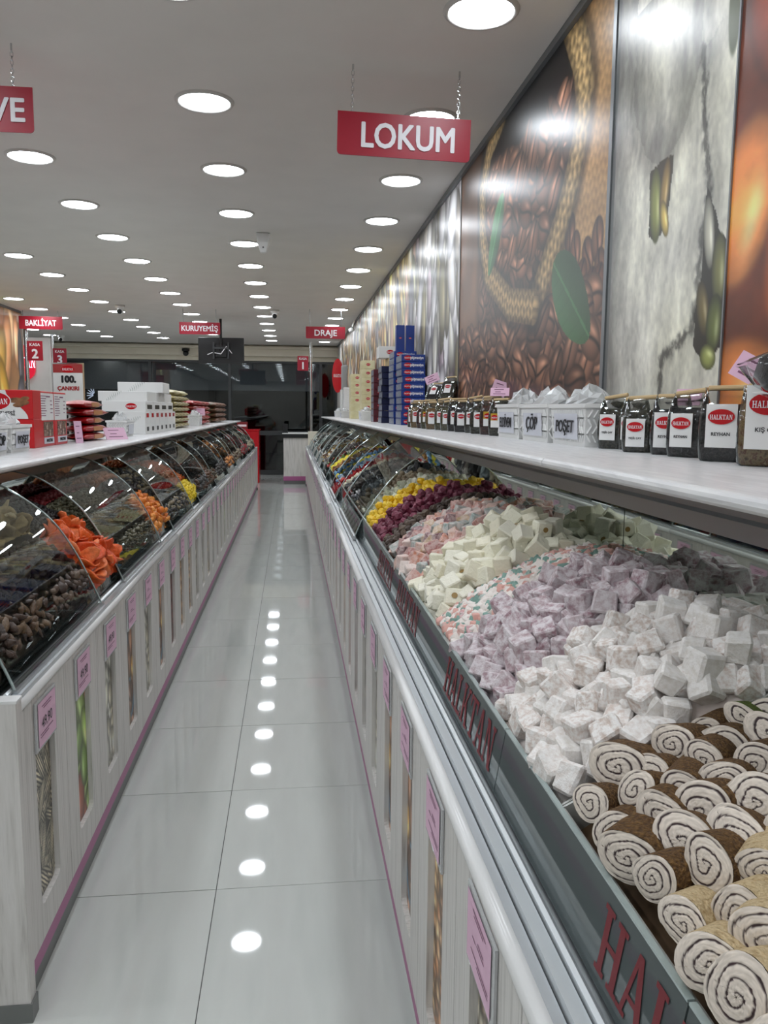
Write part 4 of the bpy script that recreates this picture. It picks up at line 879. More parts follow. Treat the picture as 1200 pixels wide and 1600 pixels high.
# --- dried fruit across the aisle
LHEAP = [(.632, .752), (.652, .835), (.74, .905), (.83, .965), (.92, 1.005), (1.01, .985)]
def zl(ya, yb, add=0.0):
    def f(x, y):
        t = min(max((y - ya) / (yb - ya), 0), 1); m = 1 - (2 * t - 1) ** 4
        return interp(LHEAP, x) + add - .02 * (1 - m)
    return f
P_tan = pick_mat('tan_slice', [(206, 182, 130), (190, 164, 110), (216, 196, 148)], .55)
P_date = pick_mat('dark_dates', [(92, 70, 50), (70, 52, 40), (110, 88, 64), (56, 42, 34)], .42)
P_prune = pick_mat('prunes', [(66, 50, 42), (84, 66, 54), (104, 86, 70)], .4)
P_orange = pick_mat('orange_slice', [(240, 104, 36), (226, 86, 30), (248, 130, 70)], .4)
P_salmon = pick_mat('salmon_slice', [(226, 150, 124), (214, 134, 106)], .45)
P_raisin = pick_mat('raisin', [(26, 20, 20), (38, 28, 26)], .45)
P_apri = pick_mat('apricot', [(228, 128, 34), (212, 110, 26), (238, 150, 60)], .45)
def lfill(name, label, cat, group, bedlabel, xa, xb, ya, yb, meshes, size, n, mt, add=0.0, dens=.75, flat=.5, stuff=False):
    f = zl(ya, yb, add)
    tag(put(name + '_bed', bed_mesh(name + '_bed', f, -xb, -xa, ya + .003, yb - .003, size * .35, mt, nx=14)), bedlabel, cat, None, 'stuff')
    pts = poisson(f, -xb + .01, -xa - .005, ya + size * .3, yb - size * .3, size * dens, n, .0, 6000)
    if stuff: joined(name, label, cat, pts, meshes, size, flat)
    else: loose(name, label, cat, group, pts, meshes, size, flat, .4)
sl = lambda nm, mt, **k: [slice_mesh(nm, mt, i, **k) for i in range(3)]
lu = lambda nm, mt, asp=(1, 1, 1): [lump_mesh(nm, mt, i, 1, .18, asp) for i in range(3)]
LT = [(1.745, 2.17), (2.175, 2.60), (2.605, 2.97), (2.975, 3.76), (3.765, 4.20), (4.205, 5.03), (5.035, 5.50), (5.505, 6.30), (6.305, 6.95), (6.955, 8.0), (8.005, 9.0), (9.005, 10.4), (10.405, 12.0), (12.005, 13.75)]
for i, (a, b) in enumerate(LT): tray(L_, a, b, ['dark dates and tan slices', 'prunes and tan slices', 'bright orange slices', 'pumpkin seeds', 'apricots and black raisins', 'beige mixed nuts', 'orange red shreds', 'brown dried figs', 'striped dark seeds', 'dark grey seeds', 'orange and white strips', 'brown pulses', 'grey seeds farther on', 'last dark seeds'][i].join(['clear tray under curved glass holding ', '']), .022)
lfill('dried_date', 'dark wrinkled dried date behind the nearest curved pane', 'dried fruit', 'dark dried dates', 'lower layer of dark dates', .634, .83, 1.75, 2.165, [lump_mesh('dried_date', P_date, i, 2, .24, (1.7, .8, .6)) for i in range(3)], .028, 260, P_date, .02)
lfill('tan_slice', 'tan curled dried slice heaped at the back of the nearest tray', 'dried fruit', 'tan dried slices', 'lower layer of tan slices', .835, 1.01, 1.75, 2.165, sl('tan_slice', P_tan), .055, 60, P_tan, .04)
lfill('dried_prune', 'black brown prune next to the orange slices', 'dried fruit', 'dried prunes', 'lower layer of prunes', .634, .80, 2.18, 2.595, lu('dried_prune', P_prune, (1.3, .9, .7)), .032, 200, P_prune, .02)
lfill('yellow_slice', 'yellowish tan dried slice heaped above the prunes', 'dried fruit', 'yellowish dried slices', 'lower layer of yellowish slices', .805, 1.01, 2.18, 2.595, sl('yellow_slice', P_tan), .06, 60, P_tan, .05)
lfill('orange_slice', 'bright orange curled dried slice between two curved panes', 'dried fruit', 'orange dried slices', 'lower layer of orange slices', .634, .80, 2.61, 2.965, sl('orange_slice', P_orange, l=1.8, bend=.8), .048, 110, P_orange, .035)
lfill('black_raisins', 'heap of small black raisins behind the orange slices', 'dried fruit', None, 'lower layer of black raisins', .805, 1.01, 2.61, 2.965, lu('r', P_raisin), .018, 420, P_raisin, .03, .8, .3, True)
g_ = lambda n_, *c: pick_mat(n_, list(c), .5)
SEED = g_('pumpkin_seed', (128, 124, 100), (150, 146, 122), (104, 100, 78)); ORB = g_('orange_brown', (176, 96, 34), (150, 76, 30)); BEI = g_('beige_mix', (170, 158, 130), (140, 128, 104)); REDO = g_('orange_red', (214, 98, 26), (190, 70, 22)); YELL = g_('left_yellow', (246, 220, 40), (236, 206, 30)); BRN = g_('fig_brown', (104, 70, 48), (84, 58, 42)); GRY = g_('grey_seed', (92, 88, 82), (70, 68, 66)); STR = g_('stripe_seed', (84, 72, 54), (190, 170, 130)); OWH = g_('orange_white', (214, 140, 70), (232, 224, 204)); REDB = g_('left_red', (150, 36, 44), (120, 28, 36))
two = lambda nm, m1, m2, asp=(1, 1, 1): [lump_mesh(nm, m1, 1, 1, .18, asp), lump_mesh(nm, m2, 2, 1, .18, asp)]
lfill('pumpkin_seeds', 'grey green pumpkin seeds under the second curved pane', 'seeds', None, 'lower layer of pumpkin seeds', .634, .90, 2.98, 3.755, lu('s', SEED, (1.4, .8, .4)), .022, 900, SEED, .02, .75, .6, True)
lfill('red_pulses', 'dark red dried berries at the back of the second pane', 'dried fruit', None, 'lower layer of dark red berries', .905, 1.01, 2.98, 3.755, lu('s', REDB), .025, 300, REDB, .02, .75, .3, True)
lfill('dried_apricot', 'orange dried apricot in front of the black raisins', 'dried fruit', 'orange dried apricots', 'lower layer of apricots', .634, .77, 3.77, 4.195, lu('dried_apricot', P_apri, (1.1, 1, .6)), .045, 60, P_apri, .02)
lfill('dark_currants', 'black currants between the apricots and orange fruit', 'dried fruit', None, 'lower layer of currants', .775, .88, 3.77, 4.195, lu('r', P_raisin), .024, 260, P_raisin, .03, .8, .3, True)
lfill('orange_fruit', 'orange brown dried fruit at the back beside the raisins', 'dried fruit', None, 'lower layer of orange brown fruit', .885, 1.01, 3.77, 4.195, lu('r', ORB), .028, 260, ORB, .035, .8, .3, True)
for nm, lb, a, b, x0_, x1_, m1, m2, sz in (('beige_nuts', 'beige mixed nuts under the third curved pane', 4.21, 5.025, .634, 1.01, BEI, GRY, .034), ('orange_shreds', 'orange red dried shreds in the gap after the third pane', 5.04, 5.495, .72, 1.01, REDO, ORB, .03), ('yellow_shreds', 'bright yellow shreds in front of the orange red ones', 5.04, 5.495, .634, .715, YELL, YELL, .03),
                                     ('brown_figs', 'brown dried figs under the fourth curved pane', 5.51, 6.295, .634, 1.01, BRN, GRY, .045), ('striped_seeds', 'striped sunflower seeds beyond the figs', 6.31, 6.945, .634, 1.01, STR, BRN, .034), ('dark_seeds', 'dark grey seeds under the fifth pane', 6.96, 7.995, .634, 1.01, GRY, P_raisin, .04), ('orange_strips', 'orange and white strips farther along the island', 8.01, 8.995, .634, 1.01, OWH, BRN, .045),
                                     ('brown_pulses', 'brown pulses in the fourth island unit', 9.01, 10.395, .634, 1.01, BRN, BEI, .05), ('far_grey_seeds', 'grey seeds near the far island end', 10.41, 11.995, .634, 1.01, GRY, REDB, .05), ('last_seeds', 'dark seeds in the last island tray', 12.01, 13.745, .634, 1.01, GRY, BEI, .055)):
    lfill(nm, lb, 'dried food', None, 'lower layer of ' + lb, x0_, x1_, a, b, two('s', m1, m2, (1.3, .9, .7)), sz, 420, m1, .015, .7, .4, True)

# ------------------------------------------------------------------ goods on the worktops
ZR = R_.lz[1]; ZL = L_.lz[1]
def bag_meshes(w, d, h, content, seed, fill=.76):
    r = random.Random(seed); n = 24
    def ring(a, b, z, jit): return [((abs(math.cos(t)) ** .45) * math.copysign(1, math.cos(t)) * a * (1 + r.uniform(-jit, jit)), (abs(math.sin(t)) ** .45) * math.copysign(1, math.sin(t)) * b * (1 + r.uniform(-jit, jit)), z + r.uniform(-jit, jit) * .02) for t in [6.2832 * i / n for i in range(n)]]
    def loft(rings, cap):
        v = [p for q in rings for p in q]; f = [(k * n + i, k * n + (i + 1) % n, (k + 1) * n + (i + 1) % n, (k + 1) * n + i) for k in range(len(rings) - 1) for i in range(n)]
        f.append(tuple(range(n))[::-1])
        if cap: f.append(tuple((len(rings) - 1) * n + i for i in range(n)))
        return v, f
    A = [(0, .44, .44), (.03, .47, .47), (.2, .5, .5), (.45, .5, .52), (.65, .48, .47), (fill, .44, .38)]
    v, f = loft([ring(a * w * .97, b * d * .97, z * h + .001, .03) for z, a, b in A], True); c = pydata('contents', v, f, content, None, True)
    B = [(0, .455, .455), (.03, .485, .485), (.2, .515, .515), (.45, .515, .535), (.65, .495, .485), (fill, .47, .40), (.88, .47, .22), (.97, .46, .06), (1.0, .45, .05)]
    v, f = loft([ring(a * w, b * d, z * h, .02 if z < .7 else .07) for z, a, b in B], False); fm = pydata('film', v, f, M_film, None, True)
    return c, fm
T_black = noise_mat('black_tea', [(.35, (26, 24, 26)), (.55, (44, 40, 42)), (.7, (70, 62, 60))], 160, .5, detail=6, bmp=.9, bdist=.006, rand=11)
T_green = noise_mat('green_tea', [(.35, (44, 42, 34)), (.55, (72, 70, 54)), (.72, (110, 104, 84))], 150, .6, detail=6, bmp=.9, bdist=.006, rand=11)
T_herb = noise_mat('herb_mix', [(.3, (96, 72, 40)), (.5, (170, 144, 96)), (.62, (120, 70, 40)), (.75, (206, 188, 140))], 110, .6, detail=5, bmp=.9, bdist=.006, rand=11)
T_red = noise_mat('rose_hip', [(.35, (44, 20, 16)), (.55, (84, 36, 26)), (.72, (120, 62, 44))], 130, .5, detail=6, bmp=.9, bdist=.006, rand=11)
T_olive = noise_mat('olive_herb', [(.35, (70, 66, 40)), (.55, (112, 106, 70)), (.72, (146, 140, 100))], 150, .6, detail=6, bmp=.9, bdist=.006, rand=11)
M_stick = mat('wooden_clip', (196, 170, 126), .6); M_gold = mat('gold_label', (190, 150, 40), .4)
BAGC = {}
def bag(label, x, y, w, d, h, content, word='', rz=-.85, tilt=0.0, z=ZR, lw=.62, gold=False, clip=True, group=None, lz=.42):
    key = (round(w, 3), round(d, 3), round(h, 3), content.name)
    if key not in BAGC: BAGC[key] = bag_meshes(w, d, h, content, len(BAGC) + 3)
    c, fm = BAGC[key]
    t = thing('food_bag', label, 'bag', (x, y, z), group); t.rotation_euler = (tilt, 0, rz)
    put('contents', c, t); put('film', fm, t)
    lb = MB(); a = w * lw / 2; e = d * .54 + .002; zc = h * lz; hh = w * lw * .72; mats = [M_paper, M_gold]
    lb.box(-a, a, -e - .001, -e, zc - hh, zc + hh, 0)
    if gold: lb.box(-a, a, -e - .0014, -e - .0008, zc, zc + hh, 1)
    o = lb.build('label', mats, t)
    ww = w * lw * .92; logo(o, ww, (0, -e - .0022, zc + hh * .42), ring=False)
    if word: put('lettering', text_mesh(word, w * lw * (.14 if len(word) > 6 else .16), M_ink, .0002), o, (0, -e - .0018, zc - hh * .45))
    if clip:
        MB().tube((-w * .40, 0, h * .985), (w * .44, 0, h * (1.0 + random.uniform(-.02, .06))), .0055, 8).build('clip', M_stick, t)
    return t
bag('clear bag of mixed winter tea labelled KIŞ ÇAYI at the frame edge', .885, 1.395, .115, .075, .150, T_herb, 'KIŞ ÇAYI', -.75, lz=.60, lw=.7)
bag('large black tea bag with white label beside the winter tea', .880, 1.545, .100, .072, .150, T_black, 'REYHAN', -.80, lz=.48, lw=.6)
bag('black tea bag with a narrow label, second from the winter tea', .880, 1.700, .085, .068, .142, T_black, 'REYHAN', -.95, lw=.60)
bag('black tea bag with slanting top, third from the winter tea', .885, 1.795, .085, .068, .138, T_black, 'REYHAN', -.80, lw=.66)
bag('clear bag of grey green tea leaves labelled YEŞİL ÇAY', .865, 1.915, .082, .068, .135, T_green, 'YEŞİL ÇAY', -.80, lw=.58, lz=.36)
bag('grey green tea bag half hidden behind the labelled one', .90, 2.03, .075, .06, .135, T_green, '', -1.0, lw=.55)
bag('grey green tea bag standing against the plastic basket', .875, 2.105, .080, .065, .138, T_green, 'YEŞİL ÇAY', -.95, lw=.60)
bag('black bag lying across the tops of the tea bags at the frame edge', .90, 1.275, .10, .07, .14, T_black, '', -1.9, 1.35, ZR + .150, clip=False)
def price_card(label, x, y, z, rz, tilt=-.3, w=.085, h=.055, roll=0.0):
    t = thing('price_card', label, 'price tag', (x, y, z)); t.rotation_euler = (tilt, roll, rz)
    MB().box(-w / 2, w / 2, -.0012, .0012, 0, h).build('card', M_pink, t)
    mb = MB()
    for a, b, q in ((-.3, .2, .75), (-.25, .05, .45), (-.35, .3, .2)): mb.box(a * w, b * w, -.0016, -.0012, q * h, q * h + .004)
    mb.build('print', M_pinkink, t)
price_card('pink price card under the lying black bag', .86, 1.44, ZR + .150, -1.0, -.2, .10, .05, .5)
price_card('pink price card poking up behind the slanting tea bag', .92, 1.80, ZR + .115, -1.1, -.3, .07, .04)
# plastic baskets with their words
M_bask = mat('basket_white', (228, 228, 226), .42); M_tagp = mat('basket_label', (206, 208, 216), .5)
def basket(label, word, x0, x1, y0, y1, z, h, stuffm=None, red=False, face=-1):
    cx_, cy_ = (x0 + x1) / 2, (y0 + y1) / 2; t = thing('plastic_basket', label, 'basket', (cx_, cy_, z)); a, b = (x1 - x0) / 2, (y1 - y0) / 2; k = .90; th = .004
    v = []
    for zz, q, ins in ((0, k, 0), (h, 1, 0), (h, 1, th), (th, k, th)):
        for sx, sy in ((-1, -1), (1, -1), (1, 1), (-1, 1)): v.append((sx * (a * q - ins), sy * (b * q - ins), zz))
    f = [(0, 3, 2, 1)] + [(l * 4 + i, l * 4 + (i + 1) % 4, l * 4 + 4 + (i + 1) % 4, l * 4 + 4 + i) for l in range(3) for i in range(4)] + [(12, 13, 14, 15)]
    put('tub', pydata('tub', v, f, M_bask), t)
    rim = MB(); rim.box(-a - .005, a + .005, -b - .005, -b, h - .010, h + .002).box(-a - .005, a + .005, b, b + .005, h - .010, h + .002).box(-a - .005, -a, -b, b, h - .010, h + .002).box(a, a + .005, -b, b, h - .010, h + .002); rim.build('rim', M_bask, t)
    wv = MB(); n = max(5, int(b * 2 / .017)); dark = MB()
    for s_, L2, vert in ((-1, b, 0), (1, b, 0), (-1, a, 1), (1, a, 1)):
        nn = max(4, int(L2 * 2 / .017))
        for i in range(nn):
            for j in range(4):
                p = -L2 * .88 + (i + .5) * L2 * 1.76 / nn; z0 = h * .12 + j * h * .19; z1 = z0 + h * .17; off = .006 * (1 if j % 2 else -1)
                q0 = (a if not vert else b) * (k + (1 - k) * z0 / h) + .0015; q1 = (a if not vert else b) * (k + (1 - k) * z1 / h) + .0015
                P0 = (s_ * q0, p - off, z0) if not vert else (p - off, s_ * q0, z0); P1 = (s_ * q1, p + off, z1) if not vert else (p + off, s_ * q1, z1)
                wv.tube(P0, P1, .0038, 5, cap=False)
    o = wv.build('weave', M_bask, t); o['kind'] = 'stuff'
    qa = a * (k + (1 - k) * .45); lw_ = b * 1.35; sgn = face
    lb = put('label', pydata('label', [(sgn * (qa + .0055 - .0 * 0), -lw_ / 2, h * .16), (sgn * (qa + .0055), lw_ / 2, h * .16), (sgn * (qa + .0095), lw_ / 2, h * .78), (sgn * (qa + .0095), -lw_ / 2, h * .78)], [(0, 1, 2, 3)], M_tagp), t)
    ts = h * .50 if len(word) < 5 else h * .42
    if word: put('lettering', text_mesh(word, ts, M_ink, .0007, sx=min(1.0, lw_ * .92 / (ts * .70 * len(word)))), lb, (sgn * (qa + .0102), 0, h * .33), (0, 0, -math.pi / 2 if face < 0 else math.pi / 2))
    # bags stuffed into it
    r = random.Random(int(cy_ * 100)); v = []; n = 16; m = 7
    for j in range(m):
        for i in range(n):
            th_ = 6.2832 * i / n; q = 1 - .70 * (j / (m - 1)) ** 3
            v.append((a * .86 * q * math.cos(th_) * (1 + r.uniform(-.12, .12)), b * .86 * q * math.sin(th_) * (1 + r.uniform(-.12, .12)), h * (.86 + .5 * (j / (m - 1)) * (1 + r.uniform(-.35, .35)))))
    f = [(j * n + i, j * n + (i + 1) % n, (j + 1) * n + (i + 1) % n, (j + 1) * n + i) for j in range(m - 1) for i in range(n)] + [tuple((m - 1) * n + i for i in range(n))]
    tag(put('plastic_bags', pydata('plastic_bags', v, f, M_bagw), None, (cx_, cy_, z)), 'thin bags stuffed into the ' + label, 'plastic bags')
    return t
basket('white woven plastic basket labelled POŞET', 'POŞET', .815, .945, 2.17, 2.475, ZR, .120)
basket('white woven plastic basket labelled ÇÖP', 'ÇÖP', .812, .942, 2.492, 2.80, ZR, .122)
basket('white woven plastic basket labelled ELDİVEN', 'ELDİVEN', .810, .940, 2.815, 3.13, ZR, .125)
# smaller herb bags farther along
seq = [(T_green, 'grey herb'), (T_red, 'dark red rose hip'), (T_green, 'grey green leaf'), (T_green, 'speckled leaf'), (T_black, 'black tea'), (T_black, 'slim black tea'), (T_olive, 'olive herb'), (T_olive, 'tall olive herb'), (T_herb, 'straw coloured herb'), (T_olive, 'pale olive herb'), (T_red, 'dark reddish fruit'), (T_herb, 'brown herb'), (T_green, 'last grey herb')]
ords = ['first', 'second', 'third', 'fourth', 'fifth', 'sixth', 'seventh', 'eighth', 'ninth', 'tenth', 'eleventh', 'twelfth', 'thirteenth']
for i, (c_, nm) in enumerate(seq):
    bag('clear bag of %s, %s bag beyond the ELDİVEN basket' % (nm, ords[i]), .865 - .008 * i + random.uniform(-.01, .01), 3.245 + .145 * i, .088 + .006 * (i % 3), .075, .150 + .012 * (i % 2), c_, '', -.75 + random.uniform(-.15, .15), gold=i in (0, 1, 9), lw=.45, lz=.42, clip=True)
bag('green herb bag lying tilted on top of the other herb bags', .90, 4.62, .10, .07, .17, T_green, '', -.6, -.5, ZR + .15, lw=.4)
bag('dark herb bag lying on top near the blue boxes', .87, 4.95, .10, .07, .16, T_black, '', -.6, -.7, ZR + .15, lw=.4)
price_card('pink price card on the tilted herb bags near the blue boxes', .84, 4.75, ZR + .27, -.3, -.3, .085, .05, -.4); price_card('upright pink price card behind the second herb bag', .92, 3.56, ZR + .17, -.3, -.2, .065, .07, .3); price_card('pink price card lying on the first herb bags', .88, 3.36, ZR + .165, -.3, -.8, .08, .05)
# boxes stacked against the mural
def box_me(name, w, d, h, m): return MB().box(-w / 2, w / 2, -d / 2, d / 2, 0, h).mesh(name, m, bevel=.002, seg=1)
M_blue = noise_mat('blue_carton', [(.3, (20, 44, 110)), (.7, (28, 60, 138))], 3, .3); M_navy = mat('navy_carton', (26, 30, 62), .3); M_crm = noise_mat('cream_carton', [(.3, (206, 196, 150)), (.7, (224, 218, 182))], 12, .5); M_wht = mat('white_carton', (226, 226, 224), .5); M_mar = mat('maroon_carton', (84, 26, 40), .35); M_tanb = mat('tan_carton', (198, 176, 132), .5)
M_endp = noise_mat('carton_end', [(.3, (60, 66, 84)), (.5, (150, 156, 166)), (.7, (40, 52, 96))], 40, .35)
def carton(name, label, x, y, z, w, d, h, m, word=None, lg=True, group=None, rz=0.0, stripe=None):
    t = thing(name, label, 'box', (x, y, z), group, rz); put('carton', box_me('carton', w, d, h, m), t)
    if lg: logo(t, min(w * .34, h * 1.3), (-w * .24 if word else 0, -d / 2 - .001, h * .52), ring=False)
    if word: put('lettering', text_mesh(word, h * .55 if w > h else h * .13, M_letter, .0008, sx=.85), t, (w * .15, -d / 2 - .001, h * .36))
    if stripe: MB().box(-w / 2 - .0008, -w / 2, -d * .46, d * .46, h * .12, h * .88).build('end_print', stripe, t)
for k in range(10): carton('sweet_box', 'blue box lettered pişmaniye in the tallest front stack', .865 + random.uniform(-.004, .004), 5.85 + random.uniform(-.01, .01), ZR + .050 * k, .170, .30, .049, M_blue, 'pişmaniye', True, 'blue boxes, front stack', stripe=M_endp)
for k in range(11): carton('sweet_box', 'blue box in the stack right behind the tallest front stack', .855 + random.uniform(-.004, .004), 6.22 + random.uniform(-.01, .01), ZR + .050 * k, .170, .30, .049, M_blue, 'pişmaniye', True, 'blue boxes, second stack', stripe=M_endp)
for k, xx in enumerate((.83, .905)): carton('sweet_box', 'blue box standing on end on the stack, %s the wall' % ('away from' if k == 0 else 'closer to'), xx, 6.2, ZR + .050 * 11, .066, .06, .20, M_blue, None, True)
for k in range(9): carton('sweet_box', 'navy and clear box in the third stack', .79 + random.uniform(-.004, .004), 6.75 + random.uniform(-.01, .01), ZR + .052 * k, .10, .26, .051, M_navy, None, False, 'navy boxes, third stack', stripe=M_endp)
carton('sweet_box', 'white box with red oval lying on the navy stack', .86, 7.15, ZR + .56, .20, .2, .10, M_wht)
for k in range(9): carton('sweet_box', 'tan box in the narrow stack beside the navy ones', .90, 7.15, ZR + .062 * k, .12, .22, .061, M_tanb, None, False, 'tan boxes')
for k in range(8): carton('sweet_box', 'maroon and navy box in the fourth stack', .80, 7.5 + random.uniform(-.01, .01), ZR + .060 * k, .10, .24, .059, M_mar, None, k % 2 == 0, 'maroon boxes', stripe=M_endp)
for k in range(7): carton('cream_box', 'cream box with red oval in the tall pale stack', .86, 9.2, ZR + .095 * k, .15, .24, .094, M_crm, None, True, 'cream boxes, tall stack')
for k in range(6): carton('cream_box', 'cream box standing in the lower stack farther on', .84, 10.5, ZR + .095 * k, .16, .3, .094, M_crm, None, k > 1, 'cream boxes, lower stack')
for k in range(12): carton('white_box', 'flat white box in the far white stack', .87, 12.3, ZR + .038 * k, .16, .3, .037, M_wht, None, False, 'flat white boxes')
for k in range(5): carton('white_box', 'slim white box standing upright at the far end', .80 + .03 * k, 13.0, ZR, .026, .25, .44, M_wht, None, False, 'upright white boxes')
basket('small white basket beside the cream boxes', '', .72, .84, 8.3, 8.65, ZR, .10); basket('small white basket near the far worktop end', '', .70, .82, 11.3, 11.7, ZR, .10); basket('farthest small white basket on the mural side worktop', '', .70, .82, 12.8, 13.2, ZR, .10)

# --- island side
M_boxr = mat('red_carton', (196, 20, 28), .35); M_skin = noise_mat('snack_window', [(.3, (70, 52, 44)), (.55, (120, 92, 76)), (.7, (196, 176, 160))], 60, .25, detail=5)
M_nut = noise_mat('almond_print', [(.3, (96, 60, 36)), (.6, (160, 112, 70)), (.8, (110, 140, 60))], 30, .5)
for k in range(2):
    t = thing('almond_paste_box', ['lower', 'upper'][k] + ' white and red carton lettered BADEM EZMESİ', 'box', (-1.42, 3.662, ZL + .125 * k))
    MB().box(-.32, .32, -.058, .058, 0, .1245).build('carton', M_boxr, t, bevel=.002, seg=1)
    # white printed front with a curved edge
    pts = [(-.32, .001)] + [(.255 + .045 * math.cos(q * 3.1) , .001 + .122 * q) for q in np.linspace(0, 1, 9)] + [(-.32, .123)]
    put('front_print', pydata('front_print', [(x, -.0588, z) for x, z in pts], [tuple(range(len(pts)))], M_wht), t)
    mbn = MB(); 
    for (x, z, a, b) in ((.25, .080, .030, .012), (.285, .070, .024, .011), (.262, .060, .026, .010), (.29, .088, .02, .009)): mbn.add([(x + a * math.cos(q) * .9 + b * math.sin(q) * .3, -.0594 - .0001 * len(mbn.f), z + b * math.sin(q)) for q in np.linspace(0, 6.28, 12, endpoint=False)], [tuple(range(12))])
    mbn.build('almond_print', M_nut, t)
    logo(t, .135, (.165, -.0598, .076), ring=True); put('lettering', text_mesh('BADEM EZMESİ', .024, M_ink, .0006), t, (.165, -.0596, .016))
    put('small_print', text_mesh('Kendi Tadı', .014, M_ink, .0004), t, (.15, -.0596, .110))
for k in range(2):
    yc = 3.835 + .215 * k; t = thing('snack_carton', 'upright red snack carton with white info panel, %s' % ('next to the almond paste boxes' if k == 0 else 'next to the red packs'), 'box', (-1.20, yc, ZL))
    MB().box(-.09, .09, -.104, .104, 0, .248).build('carton', M_boxr, t, bevel=.002, seg=1)
    MB().box(.0902, .0915, -.101, .101, .118, .240).build('info_panel', M_wht, t)
    mb = MB(); r = random.Random(k)
    for j in range(9): z = .225 - .011 * j; mb.box(.0916, .0920, -.09, -.09 + r.uniform(.05, .09), z, z + .0035); 
    for j in range(4): mb.box(.0916, .0920, .05, .05 + r.uniform(.02, .04), .15 + .018 * j, .154 + .018 * j)
    mb.box(.0916, .0920, -.01, .05, .222, .228).build('info_print', M_pinkink, t)
    MB().box(.0902, .0912, -.06, .085, .045, .112).build('window', M_skin, t); MB().box(.0902, .0925, -.06, .09, .012, .040).build('name_band', M_tagp, t)
    put('lettering', text_mesh('HALKTAN' , .02, M_ink, .0005), t, (.0930, .015, .020), (0, 0, math.pi / 2))
basket('white tub labelled ÇÖP at the frame edge on the island', 'ÇÖP', -1.20, -1.06, 2.95, 3.17, ZL, .105, face=1); basket('white tub labelled POŞET before the almond paste boxes', 'POŞET', -1.20, -1.06, 3.20, 3.43, ZL, .105, face=1)
def pillow(name, label, x, y, z, w, d, h, m, group=None, rz=0.0, band=None):
    """a sealed pillow pack with crimped ends, long side along y"""
    n, q = 9, 8; v = []
    for i in range(n):
        t_ = i / (n - 1) * 2 - 1; e = max(.06, (1 - abs(t_) ** 5)); ww = w * .5 * (1 + .04 * abs(t_))
        for j in range(q): a = 6.2832 * j / q; v.append((ww * math.cos(a) * (.9 + .1 * e), t_ * d * .5, h * .5 + h * .5 * e * math.sin(a)))
    f = [(i * q + j, i * q + (j + 1) % q, (i + 1) * q + (j + 1) % q, (i + 1) * q + j) for i in range(n - 1) for j in range(q)] + [tuple(range(q)), tuple((n - 1) * q + j for j in range(q))[::-1]]
    t = thing(name, label, 'food pack', (x, y, z), group, rz); put('pack', pydata(name, v, f, m, None, True), t)
    if band: MB().box(w * .5 - .001, w * .5 + .0015, -d * .18, d * .18, h * .25, h * .75).build('print_band', band, t)
M_foil = noise_mat('red_foil', [(.3, (150, 12, 20)), (.7, (186, 22, 30))], 12, .28); M_goldp = mat('gold_print', (190, 130, 80), .4)
for k in range(5):
    pillow('biscuit_pack', 'glossy red pack in the front red stack', -1.13 + random.uniform(-.012, .012), 4.60 + random.uniform(-.02, .02), ZL + .043 * k, .14, .46, .046, M_foil, 'red packs, front stack', random.uniform(-.05, .05), M_goldp)
    pillow('biscuit_pack', 'glossy red pack in the rear red stack', -1.30 + random.uniform(-.012, .012), 4.42 + random.uniform(-.02, .02), ZL + .043 * k, .14, .44, .046, M_foil, 'red packs, rear stack', random.uniform(-.05, .05), M_goldp)
price_card('pink price card leaning on the red snack carton', -1.06, 4.19, ZL, 1.2, -.1, .06, .11); price_card('pink price card lying at the worktop edge before the red packs', -.985, 4.72, ZL, .9, -.5, .15, .075)
basket('small white tub between the red packs and the white boxes', '', -1.14, -1.02, 5.15, 5.40, ZL, .10, face=1)
M_leaf = mat('leaf_print', (78, 104, 84), .5)
def frond(t, cx_, cy_, cz_, s, axis):
    mb = MB()
    for i in range(9):
        p = i / 8; 
        for sg in (-1, 1):
            a0 = (p - .5) * s; l = s * .34 * math.sin(.5 + p * 2.3); q = [(a0, a0 * .6), (a0 - .15 * l + .0 , a0 * .6 + sg * l * .8), (a0 + .025 * s, a0 * .6 + .02 * s)]
            mb.add([((cx_ + u, cy_, cz_ + w_) if axis == 'y' else (cx_, cy_ + u, cz_ + w_)) for u, w_ in q], [(0, 1, 2)])
    mb.build('leaf_print', M_leaf, t)
for k in range(7):
    t = thing('date_box', 'upright white box in the front row of the white stack', 'box', (-1.10, 5.85 + .21 * k, ZL), 'white date boxes, front row'); MB().box(-.09, .09, -.10, .10, 0, .155).build('carton', M_wht, t, bevel=.002, seg=1)
    MB().box(.0902, .0908, -.05, .05, .115, .145).build('emblem', M_redg, t); MB().box(.0902, .0908, -.04, .04, .02, .05).build('picture', M_black, t)
    if k == 0: frond(t, 0, -.1012, .085, .11, 'y')
for k in range(4):
    t = thing('date_box', 'white box lying in the second layer of the white stack', 'box', (-1.17, 6.0 + .33 * k, ZL + .155), 'white date boxes, second layer'); MB().box(-.15, .15, -.16, .16, 0, .075).build('carton', M_wht, t, bevel=.002, seg=1); logo(t, .08, (.05, -.161, .038), ring=False); MB().box(.1502, .1508, -.1, .1, .02, .05).build('picture', M_black, t)
for k in range(3):
    t = thing('date_box', 'white box with grey leaf print in the third layer', 'box', (-1.20, 6.15 + .4 * k, ZL + .23), 'white date boxes, third layer'); MB().box(-.17, .17, -.19, .19, 0, .07).build('carton', M_wht, t, bevel=.002, seg=1); frond(t, -.06, -.1912, .035, .10, 'y')
t = thing('date_box', 'topmost white box with leaf print on the white stack', 'box', (-1.16, 6.6, ZL + .30)); MB().box(-.17, .17, -.17, .17, 0, .08).build('carton', M_wht, t, bevel=.002, seg=1); frond(t, -.03, -.1712, .04, .12, 'y')
